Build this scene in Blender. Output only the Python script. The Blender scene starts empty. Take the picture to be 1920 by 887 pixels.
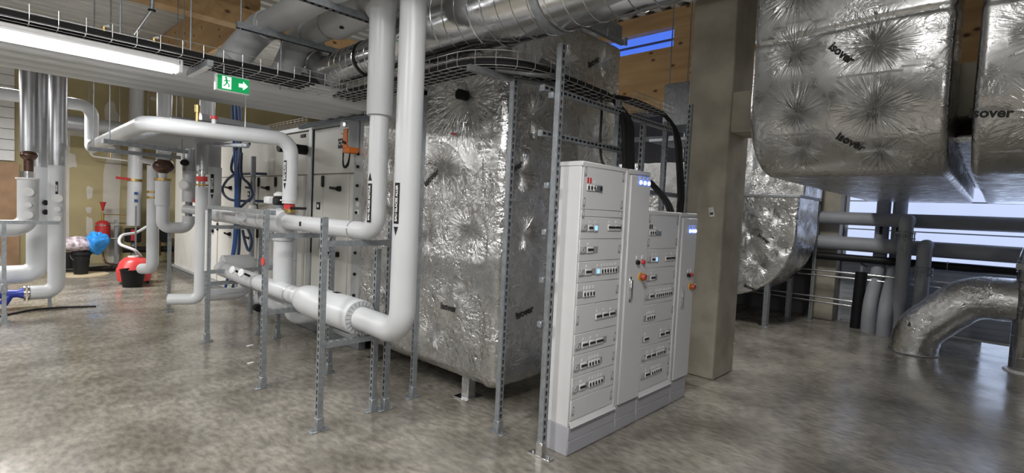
import bpy, bmesh, math, random
import numpy as np
from mathutils import Vector, Matrix
random.seed(7)
PI = math.pi
COL = bpy.context.scene.collection
SC = bpy.context.scene

# ------------------------------------------------------------------ materials
def _nt(name):
    m = bpy.data.materials.new(name); m.use_nodes = True
    nt = m.node_tree; b = nt.nodes['Principled BSDF']
    return m, nt, b
def noise_mix(nt, b, c0, c1, scale, detail=4, lo=.35, hi=.65, sock='Base Color', coord='Object', stretch=None):
    tc = nt.nodes.new('ShaderNodeTexCoord'); n = nt.nodes.new('ShaderNodeTexNoise')
    n.inputs['Scale'].default_value = scale; n.inputs['Detail'].default_value = detail
    if stretch:
        mp = nt.nodes.new('ShaderNodeMapping'); mp.inputs['Scale'].default_value = stretch
        nt.links.new(tc.outputs[coord], mp.inputs[0]); nt.links.new(mp.outputs[0], n.inputs[0])
    else:
        nt.links.new(tc.outputs[coord], n.inputs[0])
    r = nt.nodes.new('ShaderNodeValToRGB')
    r.color_ramp.elements[0].position = lo; r.color_ramp.elements[1].position = hi
    def c4(c): return (c, c, c, 1) if not hasattr(c, '__len__') else (*c, 1)
    r.color_ramp.elements[0].color = c4(c0); r.color_ramp.elements[1].color = c4(c1)
    nt.links.new(n.outputs['Fac'], r.inputs[0])
    if sock: nt.links.new(r.outputs[0], b.inputs[sock])
    return n, r
def bump(nt, b, scale, strength, dist=.01, detail=3, stretch=None):
    tc = nt.nodes.new('ShaderNodeTexCoord'); n = nt.nodes.new('ShaderNodeTexNoise')
    n.inputs['Scale'].default_value = scale; n.inputs['Detail'].default_value = detail
    if stretch:
        mp = nt.nodes.new('ShaderNodeMapping'); mp.inputs['Scale'].default_value = stretch
        nt.links.new(tc.outputs['Object'], mp.inputs[0]); nt.links.new(mp.outputs[0], n.inputs[0])
    else: nt.links.new(tc.outputs['Object'], n.inputs[0])
    bp = nt.nodes.new('ShaderNodeBump'); bp.inputs['Strength'].default_value = strength; bp.inputs['Distance'].default_value = dist
    nt.links.new(n.outputs['Fac'], bp.inputs['Height']); nt.links.new(bp.outputs[0], b.inputs['Normal'])
    return bp
def mat(name, col, rough=.5, metal=0., var=.06, vscale=6, spec=.5, emit=None, estr=0., bmp=None):
    m, nt, b = _nt(name)
    c0 = tuple(max(0, c * (1 - var)) for c in col); c1 = tuple(min(1, c * (1 + var)) for c in col)
    noise_mix(nt, b, c0, c1, vscale)
    b.inputs['Roughness'].default_value = rough; b.inputs['Metallic'].default_value = metal
    b.inputs['Specular IOR Level'].default_value = spec
    if emit:
        b.inputs['Emission Color'].default_value = (*emit, 1); b.inputs['Emission Strength'].default_value = estr
    if bmp: bump(nt, b, bmp[0], bmp[1], bmp[2] if len(bmp) > 2 else .004)
    return m
M = {}
M['galv'] = mat('galvanised_steel', (.36, .385, .41), .45, .7, .14, 30)
M['galv_dark'] = mat('dull_galvanised', (.25, .26, .27), .5, .6, .14, 25)
M['bright'] = mat('bright_steel', (.72, .72, .72), .22, 1., .05, 20)
M['wire'] = mat('zinc_wire', (.62, .62, .62), .35, .8, .05, 40)
M['pvc'] = mat('white_pipe_jacket', (.60, .615, .635), .33, 0, .03, 3, bmp=(14, .05, .01))
M['pvc_grey'] = mat('grey_pipe_jacket', (.52, .53, .54), .4, 0, .05, 3, bmp=(10, .08, .01))
M['pvc_dim'] = mat('dim_grey_pipe_foam', (.29, .30, .325), .6, 0, .05, 5)
M['capgrey'] = mat('pale_grey_end_cap', (.50, .51, .52), .45, 0, .05, 10)
M['steel_jacket'] = mat('steel_pipe_jacket', (.44, .45, .47), .35, .7, .07, 6)
M['cab'] = mat('cabinet_grey_paint', (.68, .68, .69), .42, 0, .015, 2)
M['cab_panel'] = mat('cabinet_cover_plastic', (.70, .70, .715), .38, 0, .015, 2)
M['plinth'] = mat('plinth_grey_paint', (.42, .42, .46), .5, 0, .02, 3)
M['modgrey'] = mat('module_strip_grey', (.33, .34, .35), .5, 0, .05, 30)
M['white'] = mat('white_plastic', (.78, .78, .78), .4, 0, .02, 10)
M['black'] = mat('black_plastic', (.012, .012, .013), .5, 0, .1, 10, spec=.25)
M['rubber'] = mat('black_cable_sheath', (.014, .014, .015), .5, 0, .15, 10, spec=.3)
M['greycable'] = mat('grey_cable_sheath', (.20, .23, .27), .5, 0, .1, 10)
M['bluecable'] = mat('blue_cable_sheath', (.03, .10, .32), .45, 0, .1, 10)
M['navy'] = mat('dark_navy_cable', (.03, .05, .11), .5, 0, .1, 10)
M['ahu'] = mat('cream_panel_paint', (.68, .67, .63), .38, 0, .02, 2)
M['ahu_frame'] = mat('pale_aluminium_frame', (.52, .54, .55), .4, .4, .04, 6)
M['soffit'] = mat('white_ribbed_sheet', (.62, .63, .64), .45, 0, .04, 2)
M['deck'] = mat('white_roof_deck', (.55, .56, .55), .5, 0, .05, 2)
M['red'] = mat('red_paint', (.45, .03, .03), .4, 0, .06, 8)
M['redbright'] = mat('bright_red_plastic', (.62, .05, .05), .35, 0, .06, 8)
M['orange'] = mat('orange_plastic', (.78, .20, .03), .4, 0, .05, 8)
M['estop'] = mat('red_brown_button', (.42, .08, .04), .4, 0, .05, 8)
M['yellow'] = mat('yellow_plastic', (.70, .45, .05), .45, 0, .05, 8)
M['blue'] = mat('blue_enamel', (.02, .04, .32), .35, 0, .08, 10)
M['brass'] = mat('brass', (.55, .38, .14), .32, .9, .1, 20)
M['bronze'] = mat('dark_bronze', (.11, .06, .045), .35, .5, .25, 15)
M['bag_blue'] = mat('blue_plastic_bag', (.03, .28, .75), .35, 0, .15, 12)
M['ply'] = mat('brown_board', (.33, .20, .11), .6, 0, .12, 5)
M['palewood'] = mat('pale_plywood', (.55, .45, .30), .6, 0, .08, 8)
M['timber'] = None
M['ink'] = mat('black_print', (.02, .02, .02), .6, 0, .05, 10)
M['inkwhite'] = mat('white_print', (.8, .8, .8), .6, 0, .02, 10)
M['led'] = mat('white_indicator', (.9, .95, 1), .3, 0, .01, 5, emit=(.82, .9, 1), estr=1.6)
M['ledblue'] = mat('blue_indicator_rim', (.1, .2, .6), .3, 0, .02, 5, emit=(.12, .25, 1), estr=.7)
M['display'] = mat('blue_display', (.3, .6, .9), .3, 0, .02, 5, emit=(.35, .68, 1), estr=.9)
M['tube'] = mat('lit_diffuser', (.95, .95, 1), .4, 0, .01, 5, emit=(.96, .97, 1), estr=9.)
M['exitgreen'] = mat('exit_green', (.0, .25, .08), .4, 0, .02, 5, emit=(0, .32, .08), estr=.55)
M['exitwhite'] = mat('exit_white', (.8, 1, .9), .4, 0, .02, 5, emit=(.75, 1, .88), estr=1.1)
M['concrete'] = mat('column_concrete', (.40, .37, .30), .8, 0, .18, 3.0, bmp=(30, .25, .006))

def timber_mat():
    m, nt, b = _nt('spruce_boards')
    n, r = noise_mix(nt, b, (.46, .28, .125), (.62, .41, .20), 3.0, 6, .3, .7, None, stretch=(3, .25, 3.2))
    tc = nt.nodes.new('ShaderNodeTexCoord'); v = nt.nodes.new('ShaderNodeTexVoronoi')
    v.voronoi_dimensions = '2D'; sx = nt.nodes.new('ShaderNodeSeparateXYZ'); cx = nt.nodes.new('ShaderNodeCombineXYZ')
    nt.links.new(tc.outputs['Object'], sx.inputs[0]); mY = nt.nodes.new('ShaderNodeMath'); mY.operation = 'MULTIPLY'; mY.inputs[1].default_value = .62
    sXY = nt.nodes.new('ShaderNodeMath'); nt.links.new(sx.outputs['X'], sXY.inputs[0]); nt.links.new(sx.outputs['Y'], sXY.inputs[1]); nt.links.new(sXY.outputs[0], mY.inputs[0]); nt.links.new(mY.outputs[0], cx.inputs['X']); nt.links.new(sx.outputs['Z'], cx.inputs['Y']); nt.links.new(cx.outputs[0], v.inputs['Vector']); v.inputs['Scale'].default_value = 3.0
    kr = nt.nodes.new('ShaderNodeValToRGB'); kr.color_ramp.elements[0].position = .03; kr.color_ramp.elements[1].position = .10
    nt.links.new(v.outputs['Distance'], kr.inputs[0])
    mx = nt.nodes.new('ShaderNodeMix'); mx.data_type = 'RGBA'
    nt.links.new(kr.outputs[0], mx.inputs['Factor']); mx.inputs['A'].default_value = (.10, .045, .015, 1)
    nt.links.new(r.outputs[0], mx.inputs['B']); nt.links.new(mx.outputs['Result'], b.inputs['Base Color'])
    b.inputs['Roughness'].default_value = .6
    return m
M['timber'] = timber_mat()

def foil_mat(name, base=.82, rough=.25, crease=1., pin=1.):
    m, nt, b = _nt(name)
    noise_mix(nt, b, base * .93, base, 5)
    b.inputs['Metallic'].default_value = 1.; 
    noise_mix(nt, b, rough * .75, rough * 1.4, 9, sock='Roughness')
    tc = nt.nodes.new('ShaderNodeTexCoord')
    L = nt.links.new
    def math_(op, x, y=None, z=None):
        n = nt.nodes.new('ShaderNodeMath'); n.operation = op
        for i, v in enumerate((x, y, z)):
            if v is None: continue
            if isinstance(v, (int, float)): n.inputs[i].default_value = v
            else: L(v, n.inputs[i])
        return n.outputs[0]
    def fold(vec, scale, detail, dist=.6):
        n = nt.nodes.new('ShaderNodeTexNoise'); n.inputs['Scale'].default_value = scale; n.inputs['Detail'].default_value = detail
        n.inputs['Distortion'].default_value = dist; L(vec, n.inputs['Vector'])
        return math_('ABSOLUTE', math_('SUBTRACT', n.outputs['Fac'], .5))
    ob = tc.outputs['Object']
    mk = nt.nodes.new('ShaderNodeTexNoise'); mk.inputs['Scale'].default_value = 2.1; mk.inputs['Detail'].default_value = 2; L(ob, mk.inputs['Vector'])
    mask = math_('MAXIMUM', math_('MULTIPLY_ADD', mk.outputs['Fac'], 5.0, -2.0), .14)
    mask = math_('MINIMUM', mask, 1.0)
    h = math_('MULTIPLY', math_('MULTIPLY', fold(ob, 9, 2, .9), mask), -.030 * crease)
    h = math_('ADD', h, math_('MULTIPLY', math_('MULTIPLY', fold(ob, 26, 2, .8), mask), -.013 * crease))
    h = math_('ADD', h, math_('MULTIPLY', fold(ob, 70, 1, .4), -.0016 * crease))
    ad = nt.nodes.new('ShaderNodeAttribute'); ad.attribute_name = 'pin_dir'
    aw = nt.nodes.new('ShaderNodeAttribute'); aw.attribute_name = 'pin_w'
    pf = math_('ADD', fold(ad.outputs['Vector'], 1.7, 2, .25), math_('MULTIPLY', fold(ad.outputs['Vector'], 5.0, 1, .2), .5))
    h = math_('ADD', h, math_('MULTIPLY', math_('MULTIPLY', pf, aw.outputs['Fac']), -.085 * pin))
    bp = nt.nodes.new('ShaderNodeBump'); bp.inputs['Strength'].default_value = 1; bp.inputs['Distance'].default_value = 1.0
    L(h, bp.inputs['Height']); L(bp.outputs[0], b.inputs['Normal'])
    return m
M['foil'] = foil_mat('aluminium_foil_facing')
M['foil_calm_dimmed'] = foil_mat('smooth_dimmed_foil', .62, .30, .40, .6)  # smoother foil, base colour darkened to imitate the dim room it reflects
M['spiral'] = foil_mat('zinc_spiral_duct', .60, .17, .06)

def floor_mat():
    m, nt, b = _nt('polished_concrete')
    n1, r1 = noise_mix(nt, b, (.165, .150, .125), (.315, .292, .252), 1.9, 12, .36, .66, None)
    n2, r2 = noise_mix(nt, b, .70, 1.18, 15, 10, .36, .64, None, stretch=(1.6, .7, 1))
    mx = nt.nodes.new('ShaderNodeMix'); mx.data_type = 'RGBA'; mx.blend_type = 'MULTIPLY'; mx.inputs['Factor'].default_value = 1
    nt.links.new(r1.outputs[0], mx.inputs['A']); nt.links.new(r2.outputs[0], mx.inputs['B'])
    nt.links.new(mx.outputs['Result'], b.inputs['Base Color'])
    noise_mix(nt, b, .13, .34, 2.5, 6, .3, .75, 'Roughness')
    b.inputs['Specular IOR Level'].default_value = .62
    return m
M['floor'] = floor_mat()
M['drywall'] = mat('olive_plasterboard', (.40, .34, .185), .8, 0, .07, 1.5)
M['filler'] = mat('joint_filler', (.56, .53, .47), .85, 0, .06, 3)
M['wallgrey'] = mat('grey_wall', (.12, .12, .12), .8, 0, .06, 1.5)
M['walldark'] = mat('dark_cladding', (.14, .14, .15), .7, 0, .1, 2)
M['slat'] = mat('louvre_slat_paint', (.42, .44, .48), .5, 0, .05, 4)
def emis(name, c, s):
    m, nt, b = _nt(name); noise_mix(nt, b, tuple(x * .96 for x in c), c, 2, sock='Emission Color')
    b.inputs['Base Color'].default_value = (*[x * .3 for x in c], 1); b.inputs['Emission Strength'].default_value = s
    b.inputs['Roughness'].default_value = .3
    return m
M['pane'] = emis('daylit_pane', (.62, .72, 1.0), .95)
M['paneblue'] = emis('dusk_blue_pane', (.08, .19, .85), 1.0)

# ------------------------------------------------------------------ mesh helpers
def V3(p): return Vector(p)
class MB:
    def __init__(s): s.v = []; s.f = []; s.m = []
    def add(s, vs, fs, mi=0):
        o = len(s.v); s.v += [tuple(v) for v in vs]; s.f += [tuple(i + o for i in f) for f in fs]; s.m += [mi] * len(fs); return s
    def box(s, x0, x1, y0, y1, z0, z1, b=0., mi=0):
        x0, x1 = min(x0, x1), max(x0, x1); y0, y1 = min(y0, y1), max(y0, y1); z0, z1 = min(z0, z1), max(z0, z1)
        c = ((x0 + x1) / 2, (y0 + y1) / 2, (z0 + z1) / 2)
        return s.obox(c, ((x1 - x0) / 2, 0, 0), (0, (y1 - y0) / 2, 0), (0, 0, (z1 - z0) / 2), b, mi)
    def obox(s, c, a, bb, cc, b=0., mi=0):
        c = V3(c); A = [V3(a), V3(bb), V3(cc)]; L = [q.length for q in A]
        if b <= 0:
            vs = [c + A[0] * i + A[1] * j + A[2] * k for i in (-1, 1) for j in (-1, 1) for k in (-1, 1)]
            return s.add(vs, [(0, 1, 3, 2), (4, 6, 7, 5), (0, 4, 5, 1), (2, 3, 7, 6), (0, 2, 6, 4), (1, 5, 7, 3)], mi)
        b = min(b, .45 * 2 * min(L)); vs = []; idx = {}
        for i in (-1, 1):
            for j in (-1, 1):
                for k in (-1, 1):
                    sg = (i, j, k)
                    for ax in range(3):
                        p = c.copy()
                        for q in range(3):
                            t = 1 if q == ax else (1 - b / L[q])
                            p += A[q] * sg[q] * t
                        idx[(i, j, k, ax)] = len(vs); vs.append(p)
        fs = []
        for ax in range(3):
            o = [q for q in range(3) if q != ax]
            for sg in (-1, 1):
                f = []
                for (p, q) in ((-1, -1), (1, -1), (1, 1), (-1, 1)):
                    t = [0, 0, 0]; t[ax] = sg; t[o[0]] = p; t[o[1]] = q; f.append(idx[(*t, ax)])
                fs.append(f)
        for ax in range(3):
            o = [q for q in range(3) if q != ax]
            for p in (-1, 1):
                for q in (-1, 1):
                    f = []
                    for sg, aa in ((-1, o[0]), (1, o[0]), (1, o[1]), (-1, o[1])):
                        t = [0, 0, 0]; t[ax] = sg; t[o[0]] = p; t[o[1]] = q; f.append(idx[(*t, aa)])
                    fs.append(f)
        for i in (-1, 1):
            for j in (-1, 1):
                for k in (-1, 1): fs.append([idx[(i, j, k, a_)] for a_ in range(3)])
        return s.add(vs, fs, mi)
    def cyl(s, p0, p1, r, r1=None, n=24, cap=True, mi=0):
        return s.tube([p0, p1], r, n, cap, radii=[r, r if r1 is None else r1], mi=mi)
    def tube(s, path, r, n=16, cap=True, radii=None, mi=0, closed=False):
        P = [V3(p) for p in path]; m = len(P); vs = []; fs = []
        T = []
        for i in range(m):
            if closed: t = P[(i + 1) % m] - P[i - 1]
            else: t = P[min(i + 1, m - 1)] - P[max(i - 1, 0)]
            T.append(t.normalized() if t.length > 1e-9 else (T[-1] if T else V3((0, 0, 1))))
        u = T[0].orthogonal().normalized()
        for i in range(m):
            u = (u - T[i] * u.dot(T[i]))
            u = u.normalized() if u.length > 1e-6 else T[i].orthogonal().normalized()
            w = T[i].cross(u); rr = radii[i] if radii else r
            for k in range(n):
                a = 2 * PI * k / n; vs.append(P[i] + (u * math.cos(a) + w * math.sin(a)) * rr)
        for i in range(m if closed else m - 1):
            for k in range(n):
                a, b_ = i * n + k, i * n + (k + 1) % n; j = ((i + 1) % m) * n
                fs.append((a, b_, j + (k + 1) % n, j + k))
        if cap and not closed:
            fs.append(tuple(range(n))[::-1]); fs.append(tuple((m - 1) * n + k for k in range(n)))
        return s.add(vs, fs, mi)
    def lathe(s, prof, o, ax=(0, 0, 1), n=24, mi=0):
        o = V3(o); ax = V3(ax).normalized()
        return s.tube([o + ax * h for r, h in prof], 0, n, True, [max(r, 1e-4) for r, h in prof], mi)._fixl(len(prof), n, o, ax, prof)
    def _fixl(s, m, n, o, ax, prof):
        u = ax.orthogonal().normalized(); w = ax.cross(u); st = len(s.v) - m * n
        for i, (r, h) in enumerate(prof):
            for k in range(n):
                a = 2 * PI * k / n
                s.v[st + i * n + k] = tuple(o + ax * h + (u * math.cos(a) + w * math.sin(a)) * max(r, 1e-4))
        return s
    def ring(s, c, ax, R, r, n=28, k=8, mi=0):
        c = V3(c); ax = V3(ax).normalized(); u = ax.orthogonal().normalized(); w = ax.cross(u)
        return s.tube([c + (u * math.cos(2 * PI * i / n) + w * math.sin(2 * PI * i / n)) * R for i in range(n)], r, k, False, mi=mi, closed=True)
    def band(s, c, ax, r, h, mi=0, n=28):
        c = V3(c); ax = V3(ax).normalized(); return s.cyl(c - ax * h / 2, c + ax * h / 2, r, n=n, mi=mi)
    def ball(s, c, r, sc=(1, 1, 1), n=18, m=10, mi=0):
        vs = []; fs = []
        for i in range(m + 1):
            t = PI * i / m
            for k in range(n):
                a = 2 * PI * k / n
                vs.append((c[0] + r * sc[0] * math.sin(t) * math.cos(a), c[1] + r * sc[1] * math.sin(t) * math.sin(a), c[2] + r * sc[2] * math.cos(t)))
        for i in range(m):
            for k in range(n): fs.append((i * n + k, (i + 1) * n + k, (i + 1) * n + (k + 1) % n, i * n + (k + 1) % n))
        return s.add(vs, fs, mi)
    def prism(s, poly, d, mi=0):
        n = len(poly); d = V3(d); vs = [V3(p) for p in poly] + [V3(p) + d for p in poly]
        fs = [tuple(range(n))[::-1], tuple(range(n, 2 * n))] + [(i, (i + 1) % n, n + (i + 1) % n, n + i) for i in range(n)]
        return s.add(vs, fs, mi)
    def strut(s, p0, p1, nrm, w=.041, d=.041, slots=True, opened=False, pitch=.05, sl=.031, sw=.016):
        p0, p1 = V3(p0), V3(p1); a = (p1 - p0); L = a.length; a.normalize(); n = V3(nrm).normalized(); t = a.cross(n)
        hw, hd = w / 2, d / 2
        def q(x, y, z): return p0 + t * x + n * y + a * z
        def quad(A, B, C_, D): s.add([A, B, C_, D], [(0, 1, 2, 3)])
        quad(q(hw, -hd, 0), q(hw, hd, 0), q(hw, hd, L), q(hw, -hd, L))
        quad(q(-hw, hd, 0), q(-hw, -hd, 0), q(-hw, -hd, L), q(-hw, hd, L))
        if opened:
            lip = w * .25
            quad(q(-hw, -hd, 0), q(-hw + lip, -hd, 0), q(-hw + lip, -hd, L), q(-hw, -hd, L))
            quad(q(hw - lip, -hd, 0), q(hw, -hd, 0), q(hw, -hd, L), q(hw - lip, -hd, L))
        else:
            quad(q(-hw, -hd, 0), q(hw, -hd, 0), q(hw, -hd, L), q(-hw, -hd, L))
            quad(q(-hw, -hd, 0), q(-hw, hd, 0), q(hw, hd, 0), q(hw, -hd, 0))
            quad(q(-hw, -hd, L), q(hw, -hd, L), q(hw, hd, L), q(-hw, hd, L))
        if slots and L > pitch:
            h = sw / 2
            quad(q(hw, hd, 0), q(h, hd, 0), q(h, hd, L), q(hw, hd, L)); quad(q(-h, hd, 0), q(-hw, hd, 0), q(-hw, hd, L), q(-h, hd, L))
            k = int(L / pitch); z = 0.
            for i in range(k):
                c = (i + .5) * L / k; quad(q(h, hd, z), q(-h, hd, z), q(-h, hd, c - sl / 2), q(h, hd, c - sl / 2)); z = c + sl / 2
            quad(q(h, hd, z), q(-h, hd, z), q(-h, hd, L), q(h, hd, L))
        else: quad(q(hw, hd, 0), q(-hw, hd, 0), q(-hw, hd, L), q(hw, hd, L))
        return s
    def build(s, name, m, parent=None, ang=40, label=None, kind=None, loc=None, recalc=True):
        me = bpy.data.meshes.new(name); o3 = V3(parent.matrix_world_loc if False else (abs_loc(parent) if parent else (loc or (0, 0, 0))))
        vs = np.array(s.v, dtype=np.float64) - np.array(o3)
        me.from_pydata(vs.tolist(), [], s.f)
        for q in (m if isinstance(m, (list, tuple)) else [m]): me.materials.append(q)
        if max(s.m, default=0) > 0: me.polygons.foreach_set('material_index', s.m)
        if recalc:
            bm = bmesh.new(); bm.from_mesh(me); bmesh.ops.recalc_face_normals(bm, faces=bm.faces); bm.to_mesh(me); bm.free()
        me.polygons.foreach_set('use_smooth', [True] * len(me.polygons))
        me.set_sharp_from_angle(angle=math.radians(ang))
        ob = bpy.data.objects.new(name, me); COL.objects.link(ob)
        if parent: ob.parent = parent
        elif loc: ob.location = loc
        if label: ob['label'] = label
        if kind: ob['kind'] = kind
        return ob
def abs_loc(o):
    p = V3(o.location)
    while o.parent: o = o.parent; p += V3(o.location)
    return p
def thing(name, label, cat, loc, group=None):
    o = bpy.data.objects.new(name, None); COL.objects.link(o); o.location = loc; o.empty_display_size = .05
    o['label'] = label; o['category'] = cat
    if group: o['group'] = group
    return o
def tag(o, label, cat, group=None):
    o['label'] = label; o['category'] = cat
    if group: o['group'] = group
    return o
def dup(o, loc, label=None, parent=None):
    c = o.copy(); COL.objects.link(c)
    if parent: c.parent = parent
    else: c.location = loc
    if label: c['label'] = label
    for ch in [x for x in bpy.data.objects if x.parent == o]: dup(ch, None, None, c)
    return c
def struct(o): o['kind'] = 'structure'; return o
def fillet(pts, r, seg=8):
    P = [V3(p) for p in pts]; out = [P[0]]
    for i in range(1, len(P) - 1):
        rr = r[i - 1] if isinstance(r, (list, tuple)) else r
        a = (P[i - 1] - P[i]); b = (P[i + 1] - P[i]); la, lb = a.length, b.length; a.normalize(); b.normalize()
        th = a.angle(b)
        if th > PI - .01: out.append(P[i]); continue
        d = min(rr / math.tan(th / 2), la * .49 if i > 1 else la * .98, lb * .49 if i < len(P) - 2 else lb * .98); rr = d * math.tan(th / 2)
        c = P[i] + (a + b).normalized() * (rr / math.sin(th / 2))
        v0 = P[i] + a * d - c; v1 = P[i] + b * d - c; ang = v0.angle(v1); ax = v0.cross(v1).normalized()
        for k in range(seg + 1): out.append(c + Matrix.Rotation(ang * k / seg, 3, ax) @ v0)
    out.append(P[-1]); return out
def smoothp(pts, n=8):
    P = [V3(p) for p in pts]; out = []
    for i in range(len(P) - 1):
        p0, p1, p2, p3 = P[max(i - 1, 0)], P[i], P[i + 1], P[min(i + 2, len(P) - 1)]
        for k in range(n):
            t = k / n
            out.append(.5 * ((2 * p1) + (p2 - p0) * t + (2 * p0 - 5 * p1 + 4 * p2 - p3) * t * t + (3 * p1 - p0 - 3 * p2 + p3) * t ** 3))
    out.append(P[-1]); return out
def text_geo(s, size, bold=0.):
    cu = bpy.data.curves.new('t', 'FONT'); cu.body = s; cu.size = size; cu.align_x = 'CENTER'; cu.align_y = 'CENTER'; cu.offset = bold
    cu.resolution_u = 3
    ob = bpy.data.objects.new('t', cu); COL.objects.link(ob); bpy.context.view_layer.update()
    me = bpy.data.meshes.new_from_object(ob); vs = [tuple(v.co) for v in me.vertices]; fs = [tuple(p.vertices) for p in me.polygons]
    bpy.data.objects.remove(ob); bpy.data.meshes.remove(me); bpy.data.curves.remove(cu)
    return vs, fs
def text_part(s, size, o, ux, uy, m, parent, name='lettering', bold=0., fn=None, mb=None):
    vs, fs = text_geo(s, size, bold); o, ux, uy = V3(o), V3(ux), V3(uy)
    P = [o + ux * v[0] + uy * v[1] for v in vs]
    if fn: P = fn(P)
    q = MB().add(P, fs)
    return q.build(name, m, parent, recalc=False)

# ------------------------------------------------------------------ foil surfaces (numpy displaced grids)
def _h(i, j, k):
    h = (i.astype(np.int64) * 374761393 + j.astype(np.int64) * 668265263 + k.astype(np.int64) * 1274126177) & 0xffffffff
    h = ((h ^ (h >> 13)) * 1274126177) & 0xffffffff; h = (h ^ (h >> 16)) & 0xffffffff
    return h / 4294967295.0
def vnoise(P):
    I = np.floor(P); F_ = P - I; F_ = F_ * F_ * F_ * (F_ * (F_ * 6 - 15) + 10); I = I.astype(np.int64); r = 0
    for a in (0, 1):
        for b in (0, 1):
            for c in (0, 1):
                w = (F_[..., 0] if a else 1 - F_[..., 0]) * (F_[..., 1] if b else 1 - F_[..., 1]) * (F_[..., 2] if c else 1 - F_[..., 2])
                r = r + w * _h(I[..., 0] + a, I[..., 1] + b, I[..., 2] + c)
    return r
def ridge(P): return 1 - np.abs(2 * vnoise(P) - 1)
def crumple(P, amp=1., stretch=(1, 1, 1)):
    P = P * np.array(stretch)
    wob = np.stack([vnoise(P * 2.6 + 9), vnoise(P * 2.6 + 31), vnoise(P * 2.6 + 57)], -1) * .22
    Q = P + wob; fine = Q + np.stack([vnoise(P * 11 + 3), vnoise(P * 11 + 71), vnoise(P * 11 + 23)], -1) * .035
    k = np.clip(vnoise(P * 1.7 + 77) * 2.4 - .6, .12, 1.)
    k2 = np.clip(vnoise(P * 2.9 + 11) * 2.4 - .6, .15, 1.)
    return amp * (.014 * (vnoise(Q * 2.3) - .5) + .0075 * k * ridge(Q * 4.7 + 5) + .0045 * k2 * ridge(fine * 10.5 + 17))
def pinfield(P, pins):
    h = np.zeros(P.shape[:-1])
    for k, (c, n, s) in enumerate(pins):
        n = np.array(n, float); n /= np.linalg.norm(n); t = np.cross(n, [0.1, .2, 1.] if abs(n[2]) < .9 else [1, 0, .1]); t /= np.linalg.norm(t); u = np.cross(n, t)
        d = P - np.array(c); x = d @ t; y = d @ u; r = np.sqrt(x * x + y * y) + 1e-6; far = np.abs(d @ n) < .25; th = np.arctan2(y, x)
        h += far * s * (-.024 * np.exp(-r / .045) - .014 * np.exp(-(r / (.17 * s)) ** 2))
    return h
def pinattr(P, pins):
    n_ = P.shape[0]; D = np.zeros((n_, 3)); W = np.zeros(n_); W2 = np.zeros(n_)
    for k, (c, n, s) in enumerate(pins):
        n = np.array(n, float); n /= np.linalg.norm(n); t = np.cross(n, [0.1, .2, 1.] if abs(n[2]) < .9 else [1, 0, .1]); t /= np.linalg.norm(t); u = np.cross(n, t)
        d = P - np.array(c); x = d @ t; y = d @ u; r = np.sqrt(x * x + y * y) + 1e-6
        w = s * np.exp(-(r / (.165 * s)) ** 1.6) * np.clip(r / .05, 0, 1) * (np.abs(d @ n) < .25)
        q = w > W; W2 = np.where(q, W, np.maximum(W2, w)); W = np.where(q, w, W); D[q] = np.stack([x / r * 2.6 + 7 * k, y / r * 2.6 + 2, r * 1.6 + k * 3.7], -1)[q]
    return D, W - W2
def rrect(hu, hv, r, nu, nv, na):
    r = min(r, hu * .98, hv * .98); pts = []
    def seg(a, b, n):
        for i in range(n): pts.append((a[0] + (b[0] - a[0]) * i / n, a[1] + (b[1] - a[1]) * i / n))
    def arc(cx, cy, a0, n):
        for i in range(n): a = a0 + PI / 2 * i / n; pts.append((cx + r * math.cos(a), cy + r * math.sin(a)))
    seg((hu, -hv + r), (hu, hv - r), nv); arc(hu - r, hv - r, 0, na)
    seg((hu - r, hv), (-hu + r, hv), nu); arc(-hu + r, hv - r, PI / 2, na)
    seg((-hu, hv - r), (-hu, -hv + r), nv); arc(-hu + r, -hv + r, PI, na)
    seg((-hu + r, -hv), (hu - r, -hv), nu); arc(hu - r, -hv + r, PI * 1.5, na)
    return np.array(pts)
def foil_sweep(name, stations, res, H, m, parent, nu, nv, na=6, cap0=True, cap1=True, pins=()):
    G = []
    for C_, U, W, hu, hv, r in stations:
        p = rrect(hu, hv, r, nu, nv, na); G.append(np.array(C_) + p[:, :1] * np.array(U) + p[:, 1:] * np.array(W))
    G = np.array(G)
    dv = np.roll(G, -1, 1) - np.roll(G, 1, 1); du = np.gradient(G, axis=0)
    N = np.cross(dv, du); L = np.linalg.norm(N, axis=-1, keepdims=True); N = N / np.maximum(L, 1e-9)
    cen = G.mean(axis=1, keepdims=True)
    if np.sum(N * (G - cen)) < 0: N = -N
    G = G + N * H(G)[..., None]
    a, b = G.shape[:2]; vs = G.reshape(-1, 3)
    idx = np.arange(a * b).reshape(a, b); nx = np.roll(idx, -1, 1)
    fs = np.stack([idx[:-1], nx[:-1], nx[1:], idx[1:]], -1).reshape(-1, 4)
    q = MB(); q.v = [tuple(x) for x in vs.tolist()]; q.f = [tuple(x) for x in fs.tolist()]; q.m = [0] * len(q.f)
    if cap0: q.f.append(tuple(idx[0].tolist())); q.m.append(0)
    if cap1: q.f.append(tuple(idx[-1].tolist())); q.m.append(0)
    o = q.build(name, m, parent, ang=75)
    if pins:
        D, W = pinattr(vs, pins)
        o.data.attributes.new('pin_dir', 'FLOAT_VECTOR', 'POINT').data.foreach_set('vector', D.ravel())
        o.data.attributes.new('pin_w', 'FLOAT', 'POINT').data.foreach_set('value', W)
    return o

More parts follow.
